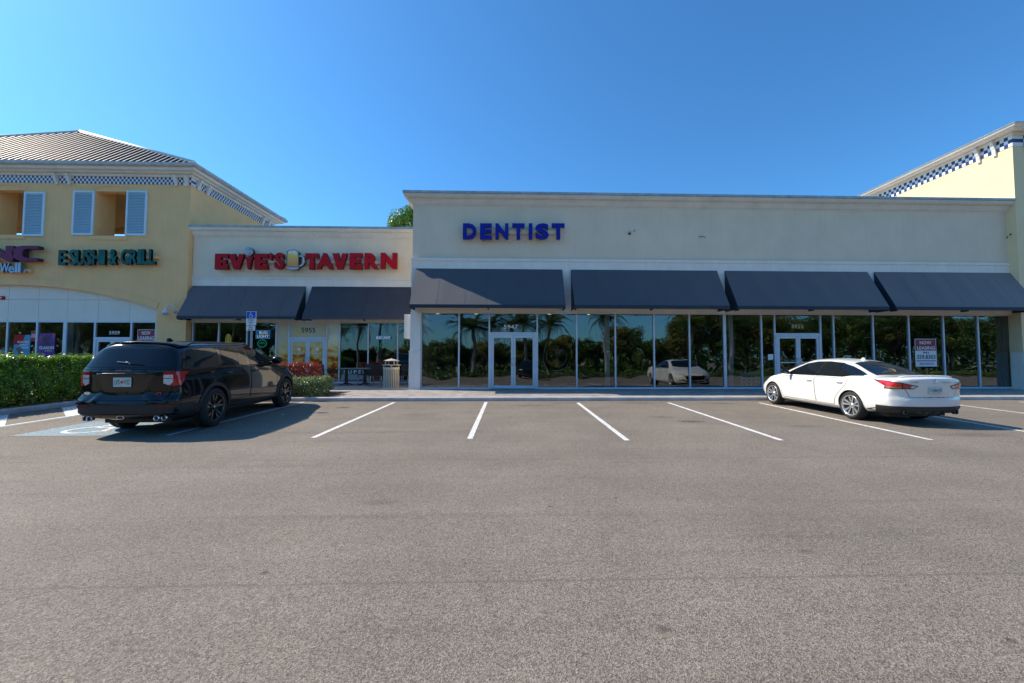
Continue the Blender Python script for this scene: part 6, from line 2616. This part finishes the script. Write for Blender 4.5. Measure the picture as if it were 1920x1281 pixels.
for sg in (-1, 1):
    P_ = lambda pts: [(sg * a, b_) for a, b_ in pts]
    dx_ = 'DL' if sg < 0 else 'DR'
    sc.patch('rear_lamp', [(-.20, .99), (.10, .978), (.30, .945), (.54, .885), (.46, .815), (-.02, .815), (.0, .87)], dx_, 'gloss_black', sed, .010, .05)
    sc.patch('lamp_lens', [(-.15, .978), (.09, .966), (.27, .932), (.27, .872), (.02, .872)], dx_, 'lamp_red', sed, .015, .05)
    sc.patch('lamp_lens', [(.29, .928), (.42, .895), (.40, .835), (.29, .835)], dx_, 'lamp_red', sed, .015, .05)
    sc.patch('lamp_strip', [(.0, .832), (.27, .832), (.27, .866), (.02, .866)], dx_, 'lamp_amber', sed, .015, .05)
    sc.patch('lamp_clear', [(.43, .89), (.51, .876), (.45, .832), (.41, .84)], dx_, 'lamp_white', sed, .015, .05)
    sc.patch('front_lamp', P_([(.80, .70), (.56, .66), (.46, .62), (.60, .585), (.82, .61)]), 'F', 'lamp_white', sed, .006, .06)
    sc.patch('fog_intake', P_([(.74, .44), (.52, .40), (.52, .30), (.72, .32)]), 'F', 'black', sed, .004, .06)
    q = MB()
    p, _ = sc.cast('B', sg * .58, .35)
    q.lathe([(.052, -.01), (.052, .06), (.040, .06), (.040, -.01)], (p.x, p.y - .02, .315), 'y', 18, closed=True)
    q.build('exhaust_tip', 'gloss_black', sed, local=True)
    q = MB()
    q.lathe([(0, 0), (.05, 0)], (p.x, p.y - .0, .315), 'y', 16)
    q.build('exhaust_bore', 'black', sed, local=True)
    sc.patch('rear_valance', [(-.16, .25), (.40, .25), (.40, .44), (-.16, .44)], dx_, 'plastic', sed, .014, .05, .03)
sc.patch('rear_valance', [(-.93, .44), (.93, .44), (.90, .26), (-.90, .26)], 'B', 'plastic', sed, .010, .06, .03)
both(lambda ax, sg: sc.patch('rear_valance', [(-.84, .25), (-.70, .25), (-.66, .32), (-.70, .43), (-.84, .44)], ax, 'plastic', sed, .010, .06, .03))
for xx in (-.22, 0, .22):
    p, _ = sc.cast('B', xx, .31)
    box_ = MB()
    box_.box((xx - .012, p.y - .05, .255), (xx + .012, p.y + .05, .33))
    box_.build('diffuser_fin', 'plastic', sed, local=True)
sc.patch('grille', [(-.44, .60), (.44, .60), (.36, .36), (-.36, .36)], 'F', 'gloss_black', sed, .006, .06)
sc.patch('lower_intake', [(-.5, .32), (.5, .32), (.45, .23), (-.45, .23)], 'F', 'black', sed, .004, .06)
for sg in (-1, 1):
    sc.patch('grille_chrome', [(sg * .48, .62), (sg * .52, .60), (sg * .38, .33), (sg * .34, .35)], 'F', 'chrome', sed, .012, .06)
# spoiler lip
q = MB()
pts = []
for i in range(13):
    xx = -.62 + 1.24 * i / 12
    p, _ = sc.cast('T', xx, -.98 + .16 * abs(xx) ** 2)
    pts.append(p + Vector((0, -.02, .012)))
q.tube(pts, [.012] + [.020] * 11 + [.012], 8)
q.build('boot_spoiler', 'paint_white', sed, local=True)
p, nn = sc.cast('B', 0, .80)
plate(sed, .0, p.y - .012, .79, 1, 'CUJ', 'I59')
p, nn = sc.cast('B', -.42, .975)
fit_text('badge', 'ALTIMA', -.56, -.36, .955, .98, p.y - .022, 'steel', sed, .006, .01)
p, nn = sc.cast('B', .0, .985)
q = MB()
q.lathe([(0, -.01), (.04, -.01), (.045, 0)], (0, p.y - .008, .975), 'y', 18)
q.build('badge', 'chrome', sed, local=True)
fit_text('badge', 'Gettel', .16, .34, .95, .985, p.y - .014, 'steel', sed, .004, .0)
fit_text('badge', 'SR', .50, .56, .955, .975, sc.cast('B', .53, .965)[0].y - .012, 'steel', sed, .004, .0)
# roof antenna fin
q = MB()
p, _ = sc.cast('T', 0, .62)
q.prism([(p.y - .07, p.z - .01), (p.y + .07, p.z - .01), (p.y - .02, p.z + .05), (p.y - .06, p.z + .045)], 'x', -.018, .018)
q.build('antenna_fin', 'paint_white', sed, local=True)
for y in (0, 2.825):
    for sg in (-1, 1):
        make_wheel(sg * .80, y, .335, .235, .243, 'silver', sg, sed)
q = MB()
q.box((-.62, -.7, .17), (.62, 3.3, .26))
q.build('underbody', 'black', sed, local=True)
sed.location = (8.04 + .92 * .985, 9.80, gz(9.8))
sed.rotation_euler = (math.atan(SL), 0, radians(2.0))
sed.scale = (.985,) * 3


# ---------------- black SUV
def suv_deform(x, y, z):
    ax = abs(x) / .98
    fr = max(0, 1 - (y + 1.07) / .9)
    y2 = y + fr * fr * (.16 * ax ** 3)
    prof = 0
    if z > 1.19:
        prof = .60 * (z - 1.19) ** 1.05
    elif z > .80:
        prof = .0
    if .40 < z < .74:
        prof -= .07 * min(1, (.74 - z) / .06)
    if z <= .40:
        prof -= .07 - .12 * (.40 - z) / .15
    y2 += prof * max(0, 1 - (y + 1.07) / 1.25)
    ff = max(0, 1 - (3.98 - y) / .8)
    y2 -= ff * ff * (.28 * ax ** 2.4)
    if z > .8:
        y2 -= ff * .18 * (z - .8) / .3
    return (x, y2, z)


UP = dict(
    zb=[(-1.07, .34), (-.7, .30), (0, .25), (3.0, .24), (3.5, .25), (3.98, .28)],
    wb=[(-1.07, .84), (-.7, .90), (0, .92), (3.0, .92), (3.5, .88), (3.98, .74)],
    zm=[(-1.07, .68), (0, .72), (3, .72), (3.98, .66)],
    wm=[(-1.07, .925), (-.6, .965), (0, .985), (1, .965), (2.2, .965), (3.0, .985), (3.5, .95), (3.98, .80)],
    zs=[(-1.07, 1.185), (0, 1.19), (1.2, 1.18), (2.2, 1.165), (2.8, 1.11), (3.4, 1.04), (3.98, .90)],
    ws=[(-1.07, .88), (-.4, .91), (.5, .925), (2.2, .92), (2.9, .90), (3.5, .85), (3.98, .70)],
    zr=[(-1.07, 1.62), (-.5, 1.655), (.3, 1.675), (1.2, 1.68), (1.7, 1.66), (2.0, 1.56), (2.4, 1.38), (2.78, 1.19), (3.2, 1.125), (3.6, 1.06), (3.98, .92)],
    wr=[(-1.07, .66), (-.5, .70), (.3, .71), (1.2, .70), (1.7, .69), (2.05, .71), (2.4, .77), (2.78, .84), (3.3, .80), (3.98, .62)],
    zt=[(-1.07, 1.70), (-.5, 1.735), (.3, 1.755), (1.2, 1.75), (1.6, 1.725), (1.9, 1.64), (2.3, 1.45), (2.66, 1.26), (2.85, 1.215), (3.3, 1.17), (3.7, 1.10), (3.98, .96)])
Car.rz = .40
uc = Car(UP, (0, 3.025), .445, suv_deform)
suv = thing('black_suv', 'glossy black three row SUV parked in the accessible stall by the hedge', 'car')
uc.body('paint_black', suv)
utrim = [(2.50, 1.21), (2.24, 1.38), (1.95, 1.54), (1.70, 1.635), (1.2, 1.655), (.3, 1.645), (-.3, 1.62), (-.60, 1.59), (-.74, 1.40), (-.82, 1.225), (.2, 1.225), (1.4, 1.215)]
uwf = [(2.42, 1.225), (2.21, 1.36), (1.93, 1.515), (1.70, 1.61), (1.42, 1.625), (1.36, 1.23)]
uwr = [(1.30, 1.625), (.78, 1.633), (.42, 1.63), (.30, 1.24), (1.24, 1.233)]
uwq = [(.32, 1.625), (-.28, 1.60), (-.54, 1.565), (-.68, 1.38), (-.75, 1.24), (.20, 1.24)]
ud_f = [(2.50, .42), (2.56, .75), (2.52, 1.15), (1.36, 1.175), (1.32, .75), (1.28, .40), (2.4, .38)]
ud_r = [(1.34, 1.175), (.22, 1.18), (.26, .98), (.42, .80), (.50, .62), (.52, .46), (1.26, .40), (1.30, .75)]


def suv_side(ax, sg):
    uc.patch('window_trim', utrim, ax, 'gloss_black', suv, .003, .08)
    for pl in (uwf, uwr, uwq):
        w_ = uc.patch('side_window', pl, ax, 'car_glass', suv, .007, .08)
    # thin bright frame line of the front window and vent bar
    uc.patch('window_bar', [(1.06, 1.625), (1.03, 1.625), (.90, 1.24), (.93, 1.24)], ax, 'gloss_black', suv, .010, .08)
    uc.patch('belt_moulding', [(2.46, 1.20), (-.80, 1.21), (-.80, 1.225), (2.46, 1.215)], ax, 'black', suv, .010, .12)
    for pl in (ud_f, ud_r):
        seam(uc, pl, ax, mat('seam_black', (.0015, .0015, .002), .9, var=0), suv)
        d = uc.patch('door', inset(pl, .006), ax, 'paint_black', suv, .003, .05, .002)
        yh = 1.50 if pl is ud_f else .46
        p, nn = uc.cast(ax, yh, 1.075)
        q = MB()
        q.tube([p + Vector((0, -.12, 0)), p + Vector((sg * .04, -.10, .004)), p + Vector((sg * .045, .08, .004)), p + Vector((0, .12, 0))], [.014, .019, .019, .014], 8)
        q.build('handle', 'gloss_black', d, local=True)
    for wy in (0, 3.025):
        ring_patch(uc, wy, .40, .438, .510, radians(-12), radians(192), ax, 'plastic', suv, 'arch_cladding', .014, 26, .03)
    uc.patch('sill_cladding', [(.50, .26), (2.52, .26), (2.54, .36), (2.0, .40), (1.0, .42), (.52, .42)], ax, 'plastic', suv, .014, .12, .03)
    uc.patch('door_moulding', [(.56, .45), (2.48, .42), (2.46, .46), (.58, .49)], ax, 'gloss_black', suv, .016, .12, .02)
    uc.patch('rear_bumper', [(-.93, .28), (-.52, .30), (-.50, .55), (-.80, .59), (-.93, .60)], ax, 'plastic', suv, .010, .06, .02)
    uc.patch('headlamp', [(3.40, .96), (3.62, .97), (3.9, .92), (3.9, .84), (3.6, .86)], ax, 'lamp_white', suv, .006, .05)
    # mirror
    pm, nn = uc.cast(ax, 2.26, 1.19)
    b0 = pm + Vector((sg * .01, 0, .03))
    q = MB()
    q.tube([b0, b0 + Vector((sg * .10, -.01, .03))], [.035, .03], 8)
    q.build('mirror_stalk', 'gloss_black', suv, local=True)
    q = MB()
    cc = b0 + Vector((sg * .19, -.01, .085))
    nseg = 12
    for i in range(7):
        t = i / 6
        r_ = sin(pi * (.14 + .72 * t)) ** .5
        q.v += [(cc.x + sg * (-.12 + .24 * t), cc.y + .065 * r_ * cos(2 * pi * j / nseg), cc.z + .095 * r_ * sin(2 * pi * j / nseg)) for j in range(nseg)]
    for i in range(6):
        for j in range(nseg):
            q.f.append((i * nseg + j, i * nseg + (j + 1) % nseg, (i + 1) * nseg + (j + 1) % nseg, (i + 1) * nseg + j))
            q.mi.append(0)
            q.sm.append(True)
    q.f += [tuple(range(nseg)), tuple(range(6 * nseg, 7 * nseg))]
    q.mi += [0, 0]
    q.sm += [True, True]
    q.build('mirror', 'paint_black', suv, local=True)
    # roof rail
    q = MB()
    pts = []
    for i in range(15):
        yy = -.45 + 2.15 * i / 14
        p, _ = uc.cast('T', sg * .655, yy)
        lift = .045 if 0 < i < 14 else .0
        pts.append(p + Vector((0, 0, lift)))
    q.tube(pts, .017, 8)
    q.build('roof_rail', 'gloss_black', suv, local=True)


both(suv_side)
uc.patch('windscreen', [(-.72, 2.56), (-.66, 2.2), (-.60, 1.80), (0, 1.74), (.60, 1.80), (.66, 2.2), (.72, 2.56), (.3, 2.64), (-.3, 2.64)], 'T', 'car_glass', suv, .006, .08)
rg = [(-.81, 1.25), (.81, 1.25), (.77, 1.36), (.66, 1.58), (-.66, 1.58), (-.77, 1.36)]
uc.patch('rear_window', rg, 'B', 'car_glass', suv, .006, .06)
tg = [(-.84, 1.215), (.84, 1.215), (.80, .86), (.72, .66), (-.72, .66), (-.80, .86)]
seam(uc, tg, 'B', 'seam_black', suv, 'tailgate_gap')
uc.patch('tailgate', inset(tg, .006), 'B', 'paint_black', suv, .003, .05, .002)
uc.patch('licence_recess', [(-.52, 1.12), (.52, 1.12), (.36, .82), (-.36, .82)], 'B', 'gloss_black', suv, .005, .06, .002)
# raised bar above the plate
q = MB()
pts = []
for i in range(9):
    xx = -.50 + 1.0 * i / 8
    p, _ = uc.cast('B', xx, 1.135)
    pts.append(p + Vector((0, -.012, 0)))
q.tube(pts, .016, 8)
q.build('tailgate_bar', 'paint_black', suv, local=True)
for sg in (-1, 1):
    P_ = lambda pts: [(sg * a, b_) for a, b_ in pts]
    dx_ = 'DL' if sg < 0 else 'DR'
    uc.patch('rear_lamp', [(.25, 1.165), (-.04, 1.172), (-.15, 1.165), (-.07, 1.10), (-.05, .99), (.0, .93), (.12, .915), (.25, .97)], dx_, 'lamp_red', suv, .006, .05)
    uc.patch('lamp_lens', [(.245, 1.115), (.115, 1.115), (.115, .98), (.17, .925), (.245, .965)], dx_, 'lamp_white', suv, .011, .05)
    uc.patch('lamp_divider', [(.25, 1.055), (.11, 1.055), (.11, 1.045), (.25, 1.045)], dx_, 'black', suv, .015, .05, .003)
    uc.patch('reflector', P_([(.84, .575), (.58, .575), (.60, .545), (.84, .545)]), 'B', mat('dark_red_reflector', (.16, .008, .012), .25), suv, .022, .05)
    uc.patch('front_lamp', P_([(.88, .95), (.60, .93), (.58, .83), (.86, .84)]), 'F', 'lamp_white', suv, .006, .06)
    for dx in (.60, .71):
        q = MB()
        p, _ = uc.cast('B', sg * dx, .36)
        q.lathe([(.048, -.03), (.048, .05), (.041, .05), (.041, -.03)], (sg * dx, p.y - .01, .345), 'y', 18, closed=True)
        q.build('exhaust_tip', 'chrome', suv, local=True)
        q = MB()
        q.lathe([(0, 0), (.046, 0)], (sg * dx, p.y - .02, .345), 'y', 16)
        q.build('exhaust_bore', 'black', suv, local=True)
uc.patch('bumper_step', [(-.93, .635), (.93, .635), (.93, .60), (-.93, .60)], 'B', 'paint_black', suv, .03, .08, .03)
uc.patch('rear_bumper', [(-.96, .60), (.96, .60), (.93, .44), (-.93, .44)], 'B', 'plastic', suv, .012, .06, .02)
uc.patch('lower_bumper', [(-.92, .435), (.92, .435), (.84, .30), (-.84, .30)], 'B', 'black', suv, .006, .06, .02)
uc.patch('hitch_cover', [(-.40, .42), (.40, .42), (.38, .31), (-.38, .31)], 'B', 'gloss_black', suv, .02, .06, .02)
p, _ = uc.cast('B', 0, .37)
q = MB()
q.v = []
el = [(.075 * cos(2 * pi * i / 20), .37 + .032 * sin(2 * pi * i / 20)) for i in range(20)]
q.prism(el, 'y', p.y - .034, p.y - .02)
q.build('oval_badge', 'chrome', suv, local=True)
q = MB()
q.prism([(a * .82, .37 + (b_ - .37) * .75) for a, b_ in el], 'y', p.y - .036, p.y - .0345)
q.build('oval_face', mat('badge_dark', (.01, .012, .03), .2, var=0), suv, local=True)
p, _ = uc.cast('B', -.70, .75)
q = MB()
q.prism([(-.70 + a * .8, .79 + (b_ - .37) * .8) for a, b_ in el], 'y', p.y - .014, p.y - .004)
q.build('oval_badge', 'chrome', suv, local=True)
p, _ = uc.cast('B', .62, .74)
fit_text('badge', 'ST', .56, .68, .77, .805, p.y - .012, 'lamp_red', suv, .006, .03)
p, _ = uc.cast('B', 0, 1.20)
fit_text('badge', 'EXPLORER', -.16, .12, 1.188, 1.208, p.y - .012, 'chrome', suv, .004, .0)
p, _ = uc.cast('B', 0, .99)
plate(suv, -.02, p.y - .014, .99, 1, 'LVD', 'Y32', .32, .165)
# wiper
p, _ = uc.cast('B', 0, 1.19)
q = MB()
p1, n1 = uc.cast('B', -.18, 1.33)
p2, n2 = uc.cast('B', .30, 1.285)
q.tube([p1 + n1 * .03, (p1 + p2) / 2 + n1 * .04, p2 + n2 * .02], [.016, .014, .008], 6)
q.build('rear_wiper', 'gloss_black', suv, local=True)
# roof spoiler
q = MB()
rows = []
for j, (dy, dz) in enumerate(((.22, .004), (.08, .012), (-.05, .016), (-.17, .004), (-.165, -.018), (-.03, -.05), (.06, -.07))):
    row = []
    for i in range(15):
        xx = -.69 + 1.38 * i / 14
        tap = 1 if abs(xx) < .66 else .9
        yb = -.62 + .10 * (abs(xx) / .7) ** 2.5
        p, _ = uc.cast('T', xx * .97, yb + .05)
        base_z = p.z if p else 1.68
        row.append((xx, yb + dy * tap, base_z + dz - .002))
    rows.append(row)
for r_ in rows:
    q.v += r_
for j in range(len(rows)):
    j2 = (j + 1) % len(rows)
    for i in range(14):
        q.f.append((j * 15 + i, j * 15 + i + 1, j2 * 15 + i + 1, j2 * 15 + i))
        q.mi.append(0)
        q.sm.append(True)
q.f += [tuple(j * 15 for j in range(len(rows))), tuple(j * 15 + 14 for j in reversed(range(len(rows))))]
q.mi += [0, 0]
q.sm += [False, False]
q.build('roof_spoiler', 'paint_black', suv, local=True)
p, _ = uc.cast('T', 0, .0)
q = MB()
q.prism([(p.y - .08, p.z - .01), (p.y + .09, p.z - .01), (p.y - .03, p.z + .055), (p.y - .07, p.z + .05)], 'x', -.02, .02)
q.build('antenna_fin', 'paint_black', suv, local=True)
uc.patch('grille', [(-.55, .92), (.55, .96), (.50, .62), (-.50, .62)], 'F', 'gloss_black', suv, .008, .06)
uc.patch('front_bumper', [(-.8, .50), (.8, .50), (.72, .30), (-.72, .30)], 'F', 'plastic', suv, .010, .06)
q = MB()
q.tube([(-.7, 0, .38), (.7, 0, .38)], .06, 8)
q.tube([(-.7, 3.025, .38), (.7, 3.025, .38)], .05, 8)
q.box((-.62, -.75, .22), (.62, 3.5, .36))
q.build('underbody', 'black', suv, local=True)
for y in (0, 3.025):
    for sg in (-1, 1):
        make_wheel(sg * .855, y, .40, .26, .268, 'black', sg, suv)
# second dark SUV behind the camera, mirrored in the door glass
s2 = copy_tree(suv)
s2['label'] = 'dark SUV across the lot, seen only mirrored in door 5947'
s2.location = (2.1, -11.5, gz(-11.5))
s2.rotation_euler = (0, 0, radians(3))
suv['group'] = s2['group'] = 'black SUVs'
suv.location = (-7.11, 9.10, gz(9.10))
suv.rotation_euler = (math.atan(SL), 0, radians(3.0))
suv.scale = (.95, 1.03, 1.03)
